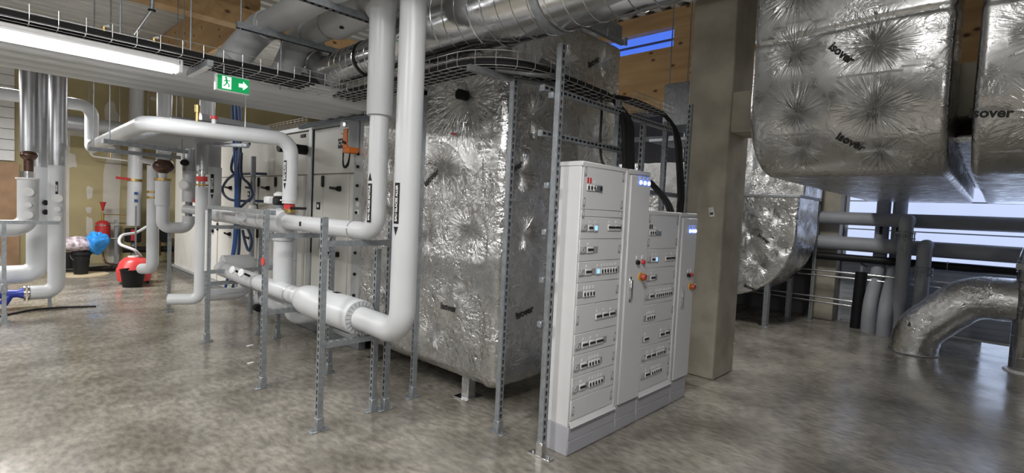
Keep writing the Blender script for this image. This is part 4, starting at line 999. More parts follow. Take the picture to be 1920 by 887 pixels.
for y in (4.27, 3.50): ringclamp(t, (2.10, y, 3.165), (0, 1, 0), .110)
for i, (y, x0, x1) in enumerate(((4.54, 1.45, 2.72), (3.54, 1.35, 2.75))):
    t = thing('pipe_hanger_strut', ['slotted strut under the far end of the two fat grey pipes', 'slotted strut under the two fat grey pipes at the top picture edge'][i], 'strut', ((x0 + x1) / 2, y, 3.0))
    MB().strut((x0, y, 3.04), (x1, y, 3.04), (0, -1, 0), w=.05, slots=False).build('strut', M['galv'], t); 
    MB().strut((x0, y, 3.017), (x1, y, 3.017), (0, 0, -1), w=.045, d=.004).build('slotted_face', M['galv'], t)
    MB().cyl((x0 + .03, y, 3.0), (x0 + .03, y, 4.3), .006, n=8).build('hanging_rod', M['galv'], t); MB().cyl((x1 - .03, y, 3.0), (x1 - .03, y, 4.3), .006, n=8).build('hanging_rod', M['galv'], t)
t = thing('spiral_duct', 'shiny spiral ventilation duct crossing overhead behind the white risers', 'duct', (2.45, 2.5, 3.0))
MB().tube([(2.45, -1.6, 3.03), (2.45, 3.30, 3.03)], .27, 56).build('main_duct', M['spiral'], t)
MB().tube([(2.45, 3.30, 3.03), (2.32, 3.66, 2.895)], 0, 48, False, radii=[.27, .145]).build('reducer', M['spiral'], t)
MB().tube(fillet([(2.32, 3.62, 2.895), (2.32, 4.72, 2.885), (2.28, 5.0, 3.12)], .24, 10), .145, 44).build('branch_duct', M['spiral'], t)
def helix(y0, y1, x, z, r, pitch, n=26):
    k = int((y1 - y0) / pitch * n); return [(x + r * math.cos(2 * PI * i / n), y0 + (y1 - y0) * i / k, z + r * math.sin(2 * PI * i / n)) for i in range(k + 1)]
MB().tube(helix(-1.6, 3.30, 2.45, 3.03, .271, .125), .0045, 6).build('seam', M['bright'], t)
MB().tube(helix(3.68, 4.5, 2.32, 2.89, .146, .10), .0035, 6).build('seam', M['bright'], t)
MB().ring((2.305, 4.84, 2.98), (-.05, .75, .6), .147, .008, 32).build('elbow_rim', M['bright'], t)
q = MB(); q.band((2.45, 2.05, 3.03), (0, 1, 0), .278, .06, n=56); q.build('strap', M['galv'], t)
q = MB(); q.band((2.32, 4.0, 2.89), (0, 1, 0), .151, .03, n=44); q.build('strap', M['black'], t)
# dark boxes on the far side of the tray under the grey pipes
t = thing('grey_vent_box', 'small dark grey metal box between the grey elbow and the spiral duct', 'box', (2.3, 4.9, 2.8))
MB().box(2.16, 2.75, 5.16, 5.3, 2.745, 2.94, .01).build('box', M['galv_dark'], t)
MB().box(2.45, 2.47, 5.15, 5.16, 2.745, 2.94).build('seam', M['galv'], t)
# foil covered duct beyond the spiral, right end
t = thing('foil_wrapped_duct', 'foil wrapped duct end under the roof between the spiral duct and the column', 'duct', (4.9, 2.2, 3.8))
HQ = lambda P: crumple(P, 1.)
foil_sweep('foil_skin', [((x, 1.9, 4.35), (0, 1, 0), (0, 0, 1), .55, .50, .08) for x in np.linspace(3.4, 5.0, 70)], 0, HQ, M['foil'], t, 50, 50, 6)

# ------------------------------------------------------------------ right side: big foil ducts
def bend_profile(x0, zb, R, ztop, th, xend):
    """centre line stations of a duct dropping at face x0 and turning towards +X with outer radius R"""
    out = []; hx = th / 2
    for z in np.arange(ztop, zb + R, -.02): out.append(((x0 + hx, z), (1, 0)))
    for a in np.linspace(0, PI / 2, 46): out.append(((x0 + R - (R - hx) * math.cos(a), zb + R - (R - hx) * math.sin(a)), (math.cos(a), math.sin(a))))
    for x in np.arange(x0 + R + .02, xend, .03): out.append(((x, zb + hx), (0, 1)))
    return out
def big_duct(label, x0, y0, y1, zb, R, pins, words, xend):
    t = thing('foil_wrapped_duct', label, 'duct', (x0, (y0 + y1) / 2, zb))
    H = lambda P: .45 * crumple(P, 1., (1, 1, 1)) + pinfield(P, pins) - .02 * np.exp(-((P[..., 2] - 3.14 - .02 * np.sin(P[..., 1] * 3)) / .016) ** 2)
    cy, hy = (y0 + y1) / 2, abs(y1 - y0) / 2; st = []
    for (c, d) in bend_profile(x0, zb, R, 4.98, .62, xend): st.append(((c[0], cy, c[1]), (d[0], 0, d[1]), (0, 1, 0), .31, hy, .05))
    foil_sweep('foil_skin', st, 0, H, M['foil_calm_dimmed'], t, 30, 90, 8, pins=pins)
    for (w_, o, ux, uy, fn) in words:
        text_part(w_, .085, o, ux, uy, M['ink'], t, bold=.003, fn=(lambda P: [V3((p[0] - H_of(H, [p])[0] - .006, p[1], p[2])) for p in P]) if fn is None else fn)
    return t
def oncurve(x0, zb, R):
    def g(P):
        out = []
        for p in P:
            z = p[2]
            if z >= zb + R: out.append(V3((x0 - .012, p[1], z)))
            else:
                s = (zb + R - z) / R; a = min(s, 1.5); out.append(V3((x0 + R - (R + .012) * math.cos(a), p[1], zb + R - (R + .012) * math.sin(a))))
        return out
    return g
pinsD = [((4.5, 1.294, 3.02), (-1, 0, 0), .8), ((4.5, .754, 2.98), (-1, 0, 0), 1.), ((4.5, 1.245, 2.53), (-1, 0, 0), .9), ((4.5, .731, 2.52), (-1, 0, 0), 1.1), ((4.65, 1.227, 2.25), (-.8, 0, -.5), .9), ((4.7, .70, 2.21), (-.7, 0, -.6), .9), ((4.5, 1.3, 3.5), (-1, 0, 0), .9), ((4.5, .7, 3.5), (-1, 0, 0), .9)]
big_duct('big foil wrapped duct right of the column, dropping and bending away to the wall', 4.5, .31, 1.605, 2.075, .62, pinsD,
         [('isover', (4.5, .957, 2.95), (0, -.72, -.70), (0, -.70, .72), None), ('isover', (4.5, .88, 2.27), (0, -.80, -.6), (0, -.6, .8), oncurve(4.5, 2.075, .62))], 9.9)
pinsE = [((4.5, -.2, 2.9), (-1, 0, 0), 1.), ((4.5, -.2, 2.4), (-1, 0, 0), 1.)]
big_duct('second big foil wrapped duct cut off by the right picture edge', 4.5, -1.1, .19, 2.075, .62, pinsE, [('isover', (4.5, .10, 2.42), (0, -1, -.08), (0, -.08, 1), None)], 9.9)
t = thing('foil_wrapped_plenum', 'foil sheet joining the two big ducts at the back of the gap between them', 'duct', (7.2, .25, 2.1))
foil_sweep('foil_skin', [((x, .25, 2.36 + .24 * min(1, (x - 5.2) / 1.6)), (0, 1, 0), (0, 0, 1), .055, .02 + .30 * min(1, (x - 5.2) / 1.6), .02) for x in np.linspace(5.2, 9.8, 100)], 0, lambda P: crumple(P, .5), M['foil'], t, 16, 30, 4)
# foil duct with rounded elbow on legs, behind the column
t = thing('foil_wrapped_duct', 'low foil wrapped elbow duct on two legs behind the concrete column', 'duct', (9.2, 2.8, 0))
pinsL = [((8.6, 2.50, 1.26), (-1, 0, 0), 1.), ((8.6, 2.78, .98), (-1, 0, 0), 1.1), ((8.6, 3.0, 1.5), (-1, 0, 0), 1.), ((9.2, 2.24, 1.6), (0, -1, 0), .9), ((8.6, 2.6, 1.75), (-1, 0, 0), .7)]
HL = lambda P: crumple(P, 1.1, (1.2, 1.2, 1.2)) + pinfield(P, pinsL)
st = []; R = 1.05; hy = .62
for z in np.arange(2.06, .44 + R, -.02): st.append(((9.2, 2.24 + hy, z), (1, 0, 0), (0, 1, 0), .60, hy, .05))
for a in np.linspace(0, PI / 2, 60): st.append(((9.2, 2.24 + R - (R - hy) * math.cos(a), .44 + R - (R - hy) * math.sin(a)), (1, 0, 0), (0, math.cos(a), math.sin(a)), .60, hy, .05))
for y in np.arange(2.24 + R + .02, 5.2, .03): st.append(((9.2, y, .44 + hy), (1, 0, 0), (0, 0, 1), .60, hy, .05))
foil_sweep('foil_skin', st, 0, HL, M['foil'], t, 60, 54, 6, pins=pinsL)
foil_sweep('riser', [((9.35, 2.95, z), (1, 0, 0), (0, 1, 0), .55, .72, .05) for z in np.linspace(2.1, 4.9, 110)], 0, lambda P: crumple(P, 1.3, (1.5, 1.5, .5)), M['foil'], t, 50, 60, 5)
MB().box(8.58, 9.85, 2.22, 3.9, 2.055, 2.10, .006).build('flange', M['galv_dark'], t)
for x, y in ((8.69, 2.62), (9.90, 2.62)):
    q = MB(); q.box(x - .06, x + .06, y - .035, y + .035, .008, .78, .006); q.box(x - .08, x + .08, y - .06, y + .06, 0, .01, .003)
    q.build('leg', M['galv'], t)
text_part('isover', .085, (8.585, 2.70, 1.40), (0, -.8, -.6), (0, -.6, .8), M['ink'], t, bold=.003)
text_part('isover', .085, (8.585, 2.85, .60), (0, -.9, -.3), (0, -.3, .9), M['ink'], t, bold=.003)
# upper side beam of the column
o = MB().box(5.25, 5.72, -3.0, 2.04, 2.545, 2.95, .01).build('trim_2', M['concrete']); struct(o)
# foil wrapped boxes low behind cabinets
t = thing('foil_wrapped_duct', 'bright foil wrapped duct seen in the gap above the lower cabinets', 'duct', (8, 5, 0))
foil_sweep('foil_skin', [((x, 4.6, 1.72), (0, 1, 0), (0, 0, 1), 1.7, .66, .08) for x in np.linspace(6.3, 8.0, 70)], 0, lambda P: crumple(P, 1.3, (1.3, 1.3, 1.3)), M['foil'], t, 100, 44, 6)
for (x, y) in ((6.5, 3.2), (6.5, 6.0), (7.8, 3.2), (7.8, 6.0)): MB().box(x - .04, x + .04, y - .04, y + .04, 0, 1.12, .004).build('leg', M['galv'], t)
t = thing('grey_fan_box', 'grey metal box hanging between the timber wall and the column', 'box', (6.6, 3.0, 3.0))
MB().box(6.3, 6.9, 2.72, 3.35, 2.86, 3.42, .01).build('box', M['galv_dark'], t)
MB().box(6.25, 6.9, 2.70, 3.5, 2.66, 2.70, .004).build('shelf', M['galv'], t)
for (x, y) in ((6.34, 3.3), (6.34, 2.76), (6.86, 3.3)): MB().cyl((x, y, 2.2), (x, y, 5.0), .008, n=8).build('hanging_rod', M['galv'], t)
t = thing('overhead_bracket', 'angled steel channel with cables below the timber wall', 'bracket', (6.2, 4.2, 2.7))
MB().strut((5.6, 4.35, 2.62), (6.9, 3.5, 2.80), (0, 0, -1), w=.1, d=.06).build('channel', M['galv'], t)
for k in range(2): MB().box(7.655, 7.695, 3.36 - .0 * k, 3.42, 3.62 + k * .45, 3.95 + k * .45, .006).build('black_plate', M['black'], t)

# ------------------------------------------------------------------ right wall pipes
XW = 10.1
t = thing('wall_pipe', 'upper thick grey foam pipe running along the daylit window', 'pipe', (XW, 1, 1.785)); MB().cyl((XW, 3.4, 1.79), (XW, -2.6, 1.785), .108, n=28).build('pipe', M['pvc_dim'], t)
t = thing('wall_pipe', 'lower thick grey foam pipe running along the daylit window', 'pipe', (XW, 1, 1.36)); MB().cyl((XW, 3.4, 1.37), (XW, -2.6, 1.36), .118, n=28).build('pipe', M['pvc_dim'], t)
t = thing('wall_pipe', 'black pipe running along the window under the two grey ones', 'pipe', (XW, 1, 1.12)); MB().cyl((XW + .05, 3.4, 1.13), (XW + .05, -2.6, 1.12), .062, n=20).build('pipe', M['black'], t)
for y in (1.05, .55): MB().ring((XW + .05, y, 1.13), (0, 1, 0), .063, .006, 20).build('pipe_clamp', M['galv'], t)
for i, (z, z2, ye) in enumerate(((.885, .885, -2.6), (.80, .80, -2.6), (.44, .42, 1.66), (.36, .34, 1.66))):
    o = MB().cyl((XW - .1, 3.4, z), (XW - .1, ye, z2), .017, n=10).build('thin_pipe', M['bright'])
    tag(o, ['upper thin steel pipe running along the wall below the black pipe', 'second thin steel pipe running along the wall below the black pipe', 'thin steel pipe low on the wall ending at the black stand pipe', 'lowest thin steel pipe near the floor by the black stand pipe'][i], 'pipe')
t = thing('stand_pipe', 'black insulated stand pipe with a small valve on top, by the right wall', 'pipe', (9.97, 1.62, 0))
MB().cyl((9.97, 1.62, 0), (9.97, 1.60, .93), .082, n=24).build('pipe', M['black'], t)
MB().cyl((9.97, 1.60, .93), (9.97, 1.60, 1.02), .03, n=14).build('valve', M['galv'], t); MB().obox((9.97, 1.57, 1.04), (.012, 0, 0), (0, .05, .03), (0, -.006, .01)).build('lever', M['black'], t)
for i, (y, x) in enumerate(((1.42, 9.75), (1.20, 9.64))):
    t = thing('grey_riser', ['grey foam pipe rising from the floor next to the black stand pipe', 'grey foam pipe rising from the floor, second from the black stand pipe'][i], 'pipe', (x, y, 0))
    MB().tube(fillet([(x, y, 0), (x, y, .42), (10.33, y - .0 + .0 * i, 1.05), (10.33, y - .0 + .0 * i, 2.9)], [.5, .5], 8), .098, 28).build('pipe', M['pvc_dim'], t)
    MB().box(10.215, 10.24, y - .02, y + .02, 1.55, 1.68).build('label', M['black'], t)
for i, (y, zt, zf) in enumerate(((1.04, 1.79, 1.545), (.80, 1.42, 1.03))):
    t = thing('valve_riser', ['taller grey pipe with a flanged valve in front of the window pipes', 'shorter grey pipe with a flanged valve in front of the window pipes'][i], 'pipe', (9.72, y, 0))
    MB().tube(fillet([(9.72, y, 0), (9.72, y, zt), (10.0, y, zt)], .12, 8), .092, 26).build('pipe', M['pvc_dim'], t)
    q = MB(); q.band((9.72, y, zf - .03), (0, 0, 1), .125, .022); q.band((9.72, y, zf + .05), (0, 0, 1), .125, .022)
    for k in range(8): q.cyl((9.72 + .108 * math.cos(k * PI / 4), y + .108 * math.sin(k * PI / 4), zf - .06), (9.72 + .108 * math.cos(k * PI / 4), y + .108 * math.sin(k * PI / 4), zf + .08), .009, n=6)
    q.build('flange', M['galv_dark'], t); MB().box(9.62, 9.64, y - .03, y + .03, zf - .28, zf - .12).build('label', M['galv_dark'], t)
for i, (x, y) in enumerate(((10.02, 2.30), (10.42, 2.28))):
    t = thing('slotted_post', ['slotted strut post at the left end of the window pipes', 'second slotted strut post behind the first at the window pipes'][i], 'post', (x, y, 0))
    MB().strut((x, y, 0), (x, y, 2.0 if i == 0 else 1.0), (-1, 0, 0), w=.05, sl=.03, sw=.016).build('post', M['galv'], t)
t = thing('foil_pipe_elbow', 'foil wrapped round duct rising from the floor and bending right', 'duct', (8.72, .74, 0))
st = []; P = fillet([(8.74, .76, 0), (8.74, .72, .30), (8.74, .24, .84), (8.74, -.20, .845)], [.45, .45], 26)
P = resample(P, .02) + [P[-1]]
for i, p in enumerate(P):
    d = (P[min(i + 1, len(P) - 1)] - P[max(i - 1, 0)]).normalized(); n_ = V3((1, 0, 0)).cross(d).normalized()
    st.append((tuple(p), (1, 0, 0), tuple(n_), .262, .262, .261))
foil_sweep('foil_skin', st, 0, lambda P: crumple(P, .8, (1.3, 1.3, 1.3)) - .006 * np.exp(-((P[..., 1] - .02) / .012) ** 2), M['foil'], t, 1, 1, 24)
text_part('isover', .085, (8.50, .70, .40), (0, -1, -.05), (.3, -.2, .9), M['ink'], t, bold=.003)
MB().lathe([(.27, 0), (.285, .004), (.285, .014), (.265, .02)], (8.74, .76, 0), (0, 0, 1), 40).build('floor_collar', M['galv'], t)
t = thing('spiral_duct', 'dark shiny spiral duct standing at the right picture edge', 'duct', (8.75, -.37, 0))
MB().tube(fillet([(8.75, -.37, 0), (8.75, -.37, 1.62), (8.75, -1.6, 1.72)], .35, 12), .20, 44).build('duct', M['spiral'], t)
MB().tube([(8.75 + .201 * math.cos(a), -.37 + .201 * math.sin(a), .13 * a / (2 * PI)) for a in np.linspace(0, 2 * PI * 10.5, 280)], .004, 6).build('seam', M['bright'], t)
MB().band((8.75, -.37, 1.27), (0, 0, 1), .212, .07, n=44).build('strap', M['capgrey'], t)
MB().lathe([(.2, 0), (.25, .0), (.24, .02), (.2, .03)], (8.75, -.37, 0), (0, 0, 1), 40).build('floor_collar', M['white'], t)

# ------------------------------------------------------------------ left side
t = thing('grey_pipe', 'leftmost tall steel jacketed pipe with a bronze ball valve', 'pipe', (.49, 9.3, 1.1))
MB().tube(fillet([(.485, 9.3, 2.12), (.485, 9.3, 3.5), (.485, 9.9, 3.5)], .15), .095, 28).build('steel_jacket', M['steel_jacket'], t)
MB().cyl((.48, 9.3, 1.86), (.48, 9.3, 2.12), .05, n=18).build('valve_body', M['bronze'], t)
MB().ball((.48, 9.26, 2.08), .088, (1, 1, .8)).build('ball_valve', M['bronze'], t)
MB().cyl((.47, 9.3, 1.79), (.47, 9.3, 1.87), .075, n=20).build('union', M['bright'], t)
MB().cyl((.47, 9.3, 1.765), (.47, 9.3, 1.785), .12, n=24).build('flange', M['white'], t)
MB().tube(fillet([(.475, 9.3, 1.76), (.475, 9.3, 1.12), (-1.0, 9.3, 1.12)], .16, 10), .108, 30).build('elbow_pipe', M['pvc'], t)
for z, r in ((1.60, .058), (1.43, .036), (1.30, .05)): MB().lathe([(0, 0), (r * .95, 0), (r, .004), (r, .014), (0, .016)], (.468, 9.195, z), (0, -1, 0), 22).build('gauge', M['white'], t)
t = thing('white_pipe', 'white pipe behind the bronze ball valve, elbowing left above the blue strainer', 'pipe', (.6, 9.75, .5))
MB().tube(fillet([(.60, 9.75, 1.95), (.60, 9.75, .46), (-1.0, 9.75, .44)], .16, 10), .125, 30).build('pipe', M['pvc'], t)
MB().tube(fillet([(.62, 9.75, 1.95), (.62, 9.75, 3.5), (.62, 10.3, 3.5)], .15), .10, 28).build('steel_jacket', M['steel_jacket'], t)
for z in (1.46, 1.33): MB().ball((.665, 9.60, z), .035, (1, 1, 1.1), 12, 8).build('black_knob', M['black'], t)
t = thing('white_pipe', 'tall white pipe right of the bronze ball valve, with a blue strainer at its foot', 'pipe', (.77, 9.45, .25))
MB().tube(fillet([(.775, 9.45, 1.98), (.77, 9.45, .235), (.50, 9.45, .235)], .13, 10), .096, 30).build('pipe', M['pvc'], t)
MB().tube(fillet([(.78, 9.45, 1.98), (.785, 9.45, 3.5), (.785, 10.1, 3.5)], .15), .098, 28).build('steel_jacket', M['steel_jacket'], t)
label_band(t, .77, 9.45, .097, 1.58, 1.76, math.atan2(-9.45, -.77), 'DEPART', False, .14, 'ink', .026)
for z, r in ((1.53, .058), (1.38, .036), (1.25, .04)): MB().lathe([(0, 0), (r * .95, 0), (r, .004), (r, .014), (0, .016)], (.768, 9.357, z), (0, -1, 0), 22).build('gauge', M['white'], t)
for x, r in ((.485, .105), (.445, .105), (.12, .09), (.16, .09)): MB().band((x, 9.45, .235), (1, 0, 0), r, .018).build('flange', M['bright'], t)
q = MB(); q.lathe([(.075, 0), (.05, .06), (.055, .14), (.05, .20), (.075, .27)], (.435, 9.45, .235), (-1, 0, 0), 22); q.cyl((.31, 9.45, .24), (.24, 9.42, .10), .05, .045, 18)
q.build('strainer', M['blue'], t, label='blue enamel strainer')
MB().cyl((.09, 9.45, .235), (-.6, 9.45, .235), .06, n=20).build('side_pipe', M['pvc'], t)
MB().box(.62, .76, 9.40, 9.50, 0, .02).build('foot', M['palewood'], t); MB().box(.68, .72, 9.42, 9.48, .02, .15).build('prop', M['galv'], t)
t = thing('black_floor_cable', 'loose black cable lying on the floor at the left', 'cable', (.5, 9.2, 0))
MB().tube(smoothp([(-.6, 8.8, .014), (-.1, 8.9, .014), (.204, 9.08, .014), (.516, 9.36, .014), (.843, 9.374, .014), (1.178, 9.254, .014)], 8), .013, 10).build('cable', M['rubber'], t)
q = MB().box(-1.2, .62, 14.86, 14.92, 0, 2.15); tag(q.build('brown_board', M['ply']), 'brown chipboard sheet standing against the far wall at the left edge', 'board')
q = MB()
for k in range(9): q.box(-1.4, .56, 14.93, 14.97, 2.2 + k * .22, 2.2 + k * .22 + .212, .006)
t = thing('white_wall_panel', 'white boarded panel on the far wall behind the leftmost pipes', 'panel', (-.4, 14.95, 2.2)); q.build('boards', M['white'], t)
t = thing('step_ladder', 'aluminium step ladder leaning in front of the brown board', 'ladder', (.0, 13.5, 0))
for s in (0, .4): MB().obox((.05 + s * .05, 13.5 + s, 1.0), (.33, 0, -.92), (.02, 0, .007), (0, .012, 0)).build('stile', M['bright'], t); MB().obox((-.35 + s * .05, 13.5 + s, 1.0), (-.2, 0, -.97), (.02, 0, -.005), (0, .012, 0)).build('stile', M['galv'], t)
for k in range(5): MB().box(-.28 + .10 * k - .02, -.24 + .10 * k, 13.5, 13.9, 1.72 - .28 * k, 1.75 - .28 * k).build('tread', M['bright'], t)
t = thing('black_bucket', 'black plastic bucket under the blue bag on the floor by the far wall', 'bucket', (1.42, 13.0, 0))
MB().lathe([(.11, .016), (.15, .44), (.158, .44), (.158, .40), (.165, .40), (.162, .46), (.14, .46), (.10, .03), (0, .03)], (1.42, 13.0, 0), (0, 0, 1), 28).build('bucket', M['black'], t)
MB().tube([(1.42 + .17 * math.cos(a), 12.94, .40 - .14 * math.sin(a)) for a in np.linspace(0, PI, 14)], .005, 6).build('handle', M['galv'], t)
q = MB().cyl((1.46, 13.0, .0), (1.46, 13.0, .015), .40, n=40); tag(q.build('plywood_disc', M['palewood']), 'pale plywood disc lying under the black bucket', 'board')
t = thing('rubbish_bag', 'clear bag of packing scraps with a blue plastic bag, heaped on the black bucket', 'bag', (1.42, 13.0, .46))
def lump(c, r, sc, seed, amp=.16):
    q = MB().ball(c, r, sc, 30, 18); P = np.array(q.v); d = P - np.array(c); f = 1 + amp * (vnoise(P * 7 + seed) * 2 - 1) + amp * .7 * (ridge(P * 15 + seed) - .5); q.v = [tuple(x) for x in (np.array(c) + d * f[:, None]).tolist()]; return q
lump((1.36, 13.0, .60), .22, (1.35, 1., .72), 3).build('clear_bag', mat('scrap_mix', (.45, .38, .42), .4, 0, .6, 14), t)
lump((1.66, 12.92, .66), .20, (.88, .8, 1.05), 9, .42).build('blue_bag', M['bag_blue'], t)
t = thing('black_bucket', 'second black bucket by the far wall, left of the blue bag', 'bucket', (1.3, 14.2, 0))
MB().lathe([(.13, 0), (.16, .36), (.166, .36), (.166, .38), (.15, .38), (.12, .02), (0, .02)], (1.33, 14.2, 0), (0, 0, 1), 28).build('bucket', M['black'], t)
t = thing('expansion_vessel', 'red expansion vessel with steel bands mounted on a post at the olive wall', 'vessel', (1.97, 14.7, 0))
MB().lathe([(0, 0), (.08, .01), (.13, .05), (.14, .10), (.14, .42), (.13, .48), (.07, .53), (.0, .54)], (1.97, 14.62, .47), (0, 0, 1), 28).build('tank', M['red'], t)
for z in (.60, .90): MB().band((1.97, 14.62, z), (0, 0, 1), .144, .02).build('band', M['bright'], t)
for z in (.60, .90): MB().box(2.10, 2.24, 14.62, 14.65, z - .012, z + .012).build('bracket', M['bright'], t)
MB().strut((2.22, 14.7, 0), (2.22, 14.7, 1.02), (-1, 0, 0), w=.07, d=.06).build('post', M['galv'], t)
MB().cyl((1.97, 14.62, 1.0), (1.97, 14.62, 1.18), .025, n=12).build('stem', M['brass'], t)
MB().lathe([(.02, 0), (.025, .06), (.06, .20), (.055, .20), (.015, .07), (0, .07)], (1.97, 14.62, 1.22), (0, 0, 1), 20).build('funnel', M['red'], t)
MB().cyl((2.0, 14.62, 1.14), (2.65, 14.62, 1.14), .010, n=8).build('copper_pipe', M['brass'], t)
MB().tube(smoothp([(1.97, 14.62, .48), (1.98, 14.6, .2), (2.03, 14.5, .05), (2.2, 14.3, .02), (2.0, 14.0, .02)]), .02, 8).build('hose', M['bronze'], t)
t = thing('vacuum_cleaner', 'red drum vacuum cleaner on the floor behind the open black bucket', 'vacuum cleaner', (1.98, 11.4, 0))
MB().lathe([(.20, .03), (.25, .06), (.27, .22), (.27, .27), (.25, .30), (.22, .40), (.15, .47), (.09, .49), (0, .49)], (2.0, 11.42, 0), (0, 0, 1), 32).build('drum', M['redbright'], t)
MB().lathe([(.10, .485), (.10, .505), (0, .505)], (2.0, 11.42, 0), (0, 0, 1), 24).build('lid', M['white'], t)
MB().tube(smoothp([(2.08, 11.35, .5), (1.98, 11.3, .62), (1.80, 11.5, .72), (1.86, 11.7, .86), (2.10, 11.9, .90), (2.30, 12.1, 1.0)]), .026, 10).build('hose', M['capgrey'], t)
MB().obox((2.02, 11.45, .95), (0, 0, .47), (.012, 0, 0), (0, .012, 0)).build('wand', M['bright'], t)
for (x, y) in ((1.82, 11.3), (2.18, 11.3), (2.0, 11.65)): MB().ball((x, y, .03), .03, (1, 1, 1), 10, 6).build('wheel', M['black'], t)
t = thing('black_bucket', 'black bucket standing in front of the red vacuum cleaner', 'bucket', (1.92, 11.05, 0))
MB().lathe([(.145, 0), (.185, .29), (.195, .29), (.195, .31), (.178, .31), (.14, .012), (0, .012)], (1.91, 11.02, 0), (0, 0, 1), 30).build('bucket', M['black'], t)
t = thing('pump_station', 'pump group with black motor and brass fittings at the foot of the white wall pipe', 'pump', (2.6, 14.5, 0))
MB().cyl((2.52, 14.5, .9), (2.56, 14.5, 4.4), .14, n=26).build('riser', M['pvc'], t)
for x in (2.36, 2.92): MB().box(x - .0, x + .28, 14.35, 14.6, .52, .84, .02).build('motor_cover', M['black'], t)
MB().box(2.44, 2.52, 14.33, 14.35, .56, .82).build('red_label', M['red'], t)
MB().cyl((2.30, 14.45, .35), (3.3, 14.45, .35), .07, n=18).build('manifold', M['black'], t); MB().cyl((2.95, 14.4, .2), (2.95, 14.4, .56), .09, n=18).build('brass_body', M['brass'], t)
MB().cyl((2.52, 14.5, 0), (2.52, 14.5, .52), .05, n=14).build('stand', M['galv'], t)
MB().band((2.53, 14.5, 1.95), (0, 0, 1), .16, .05).build('brass_ring', M['brass'], t); MB().obox((2.30, 14.42, 1.97), (.13, 0, -.01), (0, .02, 0), (0, 0, .03)).build('red_lever', M['red'], t)
for z in (1.45, 1.62): MB().box(2.50, 2.56, 14.34, 14.365, z, z + .06).build('blue_sticker', M['bluecable'], t)
MB().tube(fillet([(1.75, 14.6, 2.95), (1.75, 14.6, 2.42), (2.9, 14.6, 2.36), (2.9, 14.6, 1.0)], .08, 6), .018, 10).build('small_pipe', M['white'], t)
MB().lathe([(0, 0), (.07, 0), (.07, .03), (0, .03)], (2.1, 14.56, 2.62), (0, -1, 0), 20).build('gauge', M['capgrey'], t); MB().cyl((2.1, 14.58, 2.40), (2.1, 14.58, 2.56), .012, n=8).build('gauge_stem', M['brass'], t)
t = thing('wall_cross_pipe', 'grey pipe running level high in front of the olive wall', 'pipe', (3, 13.6, 3.1)); MB().cyl((1.0, 13.6, 3.0), (4.5, 13.6, 2.92), .16, n=26).build('pipe', M['steel_jacket'], t)
for x in (1.6, 2.1, 2.6): MB().cyl((x, 13.6, 3.1), (x, 13.6, 4.9), .008, n=8).build('hanging_rod', M['galv'], t)
for i, (x, y, c) in enumerate(((2.42, 4.05, 0), (1.75, 3.9, 1))):
    pass
for i, (x, y, s) in enumerate(((1.93, 3.92, .03), (1.90, 5.35, .03), (2.12, 6.0, .035))):
    q = MB().obox((x, y, .004), (s, s * .3, 0), (-s * .2, s * .5, 0), (0, 0, .004), .002); tag(q.build('paper_scrap', M['white']), 'small white scrap lying on the floor under the pipe rack', 'scrap', 'white scraps under the rack')
t = thing('floor_lamp_cable', 'black cables coiled on the floor by the far wall', 'cable', (1.7, 13.9, 0))
MB().tube(smoothp([(1.2, 13.7, .02), (1.6, 13.5, .02), (2.2, 13.6, .02), (2.4, 13.9, .02), (2.0, 14.1, .02), (1.6, 13.9, .02), (1.9, 13.6, .03), (2.5, 13.5, .02)], 8), .02, 8).build('coil', M['rubber'], t)
for k, (x, y, z) in enumerate(((2.30, 7.35, 2.30), (1.95, 6.9, 2.30))):
    pass
t = thing('air_vent_valve', 'small brass air vent standing on the white loop pipe', 'valve', (1.62, 5.0, 2.28))
MB().cyl((1.30, 4.99, 2.28), (1.30, 4.99, 2.36), .012, n=12).build('stem', M['brass'], t); MB().cyl((1.30, 4.99, 2.36), (1.30, 4.99, 2.42), .02, n=14).build('body', M['brass'], t)
t = thing('relief_valve', 'small valve with red cap standing on the white loop pipe', 'valve', (1.45, 4.96, 2.28))
MB().cyl((1.42, 4.965, 2.28), (1.42, 4.965, 2.32), .018, n=12).build('body', M['white'], t); MB().cyl((1.42, 4.965, 2.32), (1.42, 4.965, 2.345), .03, n=14).build('cap', M['redbright'], t)

for i, (x, y, z) in enumerate(((.64, 4.75, 2.80), (.94, 4.75, 2.79))):
    t = thing('brass_fitting', ['left of two small brass fittings sticking up behind the wire tray', 'right of two small brass fittings sticking up behind the wire tray'][i], 'fitting', (x, y, 2.74))
    MB().cyl((x, y, 2.72), (x, y, 2.83), .018, n=12).build('body', M['brass'], t); MB().cyl((x, y, 2.83), (x + .03, y, 2.845), .012, n=10).build('lever', M['white'], t)
t = thing('paper_tag', 'small white paper tag stuck on the concrete column', 'tag', (5.24, 2.15, 1.78))
MB().obox((5.243, 2.17, 1.735), (.003, 0, 0), (0, .026, -.006), (0, .012, .048)).build('tag', M['white'], t)
MB().obox((5.239, 2.168, 1.72), (.001, 0, 0), (0, .016, -.004), (0, .003, .010)).build('tag_print', M['ink'], t)

t = thing('angled_hanger', 'bent steel hanger rod slanting down behind the lit strip lamp', 'hanger', (.85, 4.66, 3.0))
MB().cyl((.906, 4.66, 3.01), (.93, 4.66, 4.2), .014, n=10).build('rod', M['galv'], t); MB().cyl((.906, 4.66, 3.01), (.80, 4.66, 2.80), .012, n=10).build('brace', M['bright'], t); MB().ring((.906, 4.66, 3.01), (0, 0, 1), .02, .006, 14).build('collar', M['black'], t)
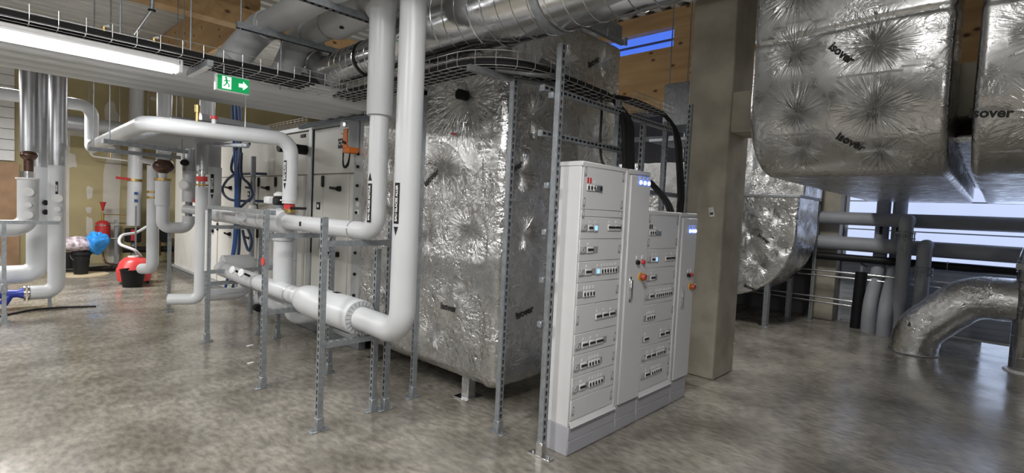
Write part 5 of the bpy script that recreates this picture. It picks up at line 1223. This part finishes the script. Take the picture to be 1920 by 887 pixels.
# ------------------------------------------------------------------ camera + light
cam = bpy.data.cameras.new('camera'); co = bpy.data.objects.new('camera', cam); COL.objects.link(co)
yaw, pit, rol, fpx = 0.7612203039732646, -0.04976977916912168, 0.04710413616991428, 959.58
fw = V3((math.cos(yaw) * math.cos(pit), math.sin(yaw) * math.cos(pit), math.sin(pit)))
rt = fw.cross(V3((0, 0, 1))).normalized(); up_ = rt.cross(fw)
r2 = rt * math.cos(rol) + up_ * math.sin(rol); u2 = -rt * math.sin(rol) + up_ * math.cos(rol)
co.matrix_world = Matrix(((r2.x, u2.x, -fw.x, 0), (r2.y, u2.y, -fw.y, 0), (r2.z, u2.z, -fw.z, 1.65), (0, 0, 0, 1)))
cam.sensor_fit = 'HORIZONTAL'; cam.sensor_width = 36; cam.lens = 36 * fpx / 1920; cam.clip_start = .05; cam.clip_end = 100
SC.camera = co
def area(name, loc, sx, sy, pw, col=(1, .985, .96), rot=(0, 0, 0)):
    l = bpy.data.lights.new(name, 'AREA'); l.shape = 'RECTANGLE'; l.size = sx; l.size_y = sy; l.energy = pw; l.color = col
    o = bpy.data.objects.new(name, l); COL.objects.link(o); o.location = loc; o.rotation_euler = rot; return o
for (x, y, z, sx, sy, pw) in [(.2, 4.37, 2.50, 2.2, .1, 28), (-1.5, 2.0, 3.4, 1.6, .25, 120), (-1.8, 6.5, 2.95, .3, 2.6, 190), (.3, 10.8, 3.3, 1.6, .2, 190), (.6, .4, 3.6, 1.6, .25, 110),
                              (4.5, 11.5, 3.6, 1.6, .2, 80), (-2.5, 10.5, 3.3, 1.6, .2, 130), (5.2, 5.7, 3.5, .25, 1.4, 90), (7.6, 1.95, 3.3, .9, .2, 55), (7.4, -2.6, 3.4, 1.6, .2, 25)]:  # this row ends in unseen fill lights added to brighten ducts on the right
    area('lamp_and_fill_light', (x, y, z), sx, sy, pw)
def point(loc, pw, r=.25, col=(1, .985, .96)):
    l = bpy.data.lights.new('lamp_and_fill_light', 'POINT'); l.energy = pw; l.shadow_soft_size = r; l.color = col
    o = bpy.data.objects.new('lamp_and_fill_light', l); COL.objects.link(o); o.location = loc
point((-1.6, -2.4, 2.7), 150); point((.2, 1.0, 3.9), 40)  # unseen lights, the first placed to brighten the cabinet fronts
area('window_daylight', (10.5, -.3, 1.85), 4.4, .8, 18, (.62, .74, 1), (0, PI / 2, 0))
wd = bpy.data.worlds.new('world'); SC.world = wd; wd.use_nodes = True
wd.node_tree.nodes['Background'].inputs[0].default_value = (.5, .52, .55, 1); wd.node_tree.nodes['Background'].inputs[1].default_value = .25
SC.view_settings.view_transform = 'Standard'; SC.view_settings.look = 'None'; SC.view_settings.gamma = 1; SC.view_settings.use_curve_mapping = False
SC.view_settings.exposure = 0.0
SC.cycles.use_denoising = True; SC.cycles.max_bounces = 7; SC.cycles.sample_clamp_indirect = 6
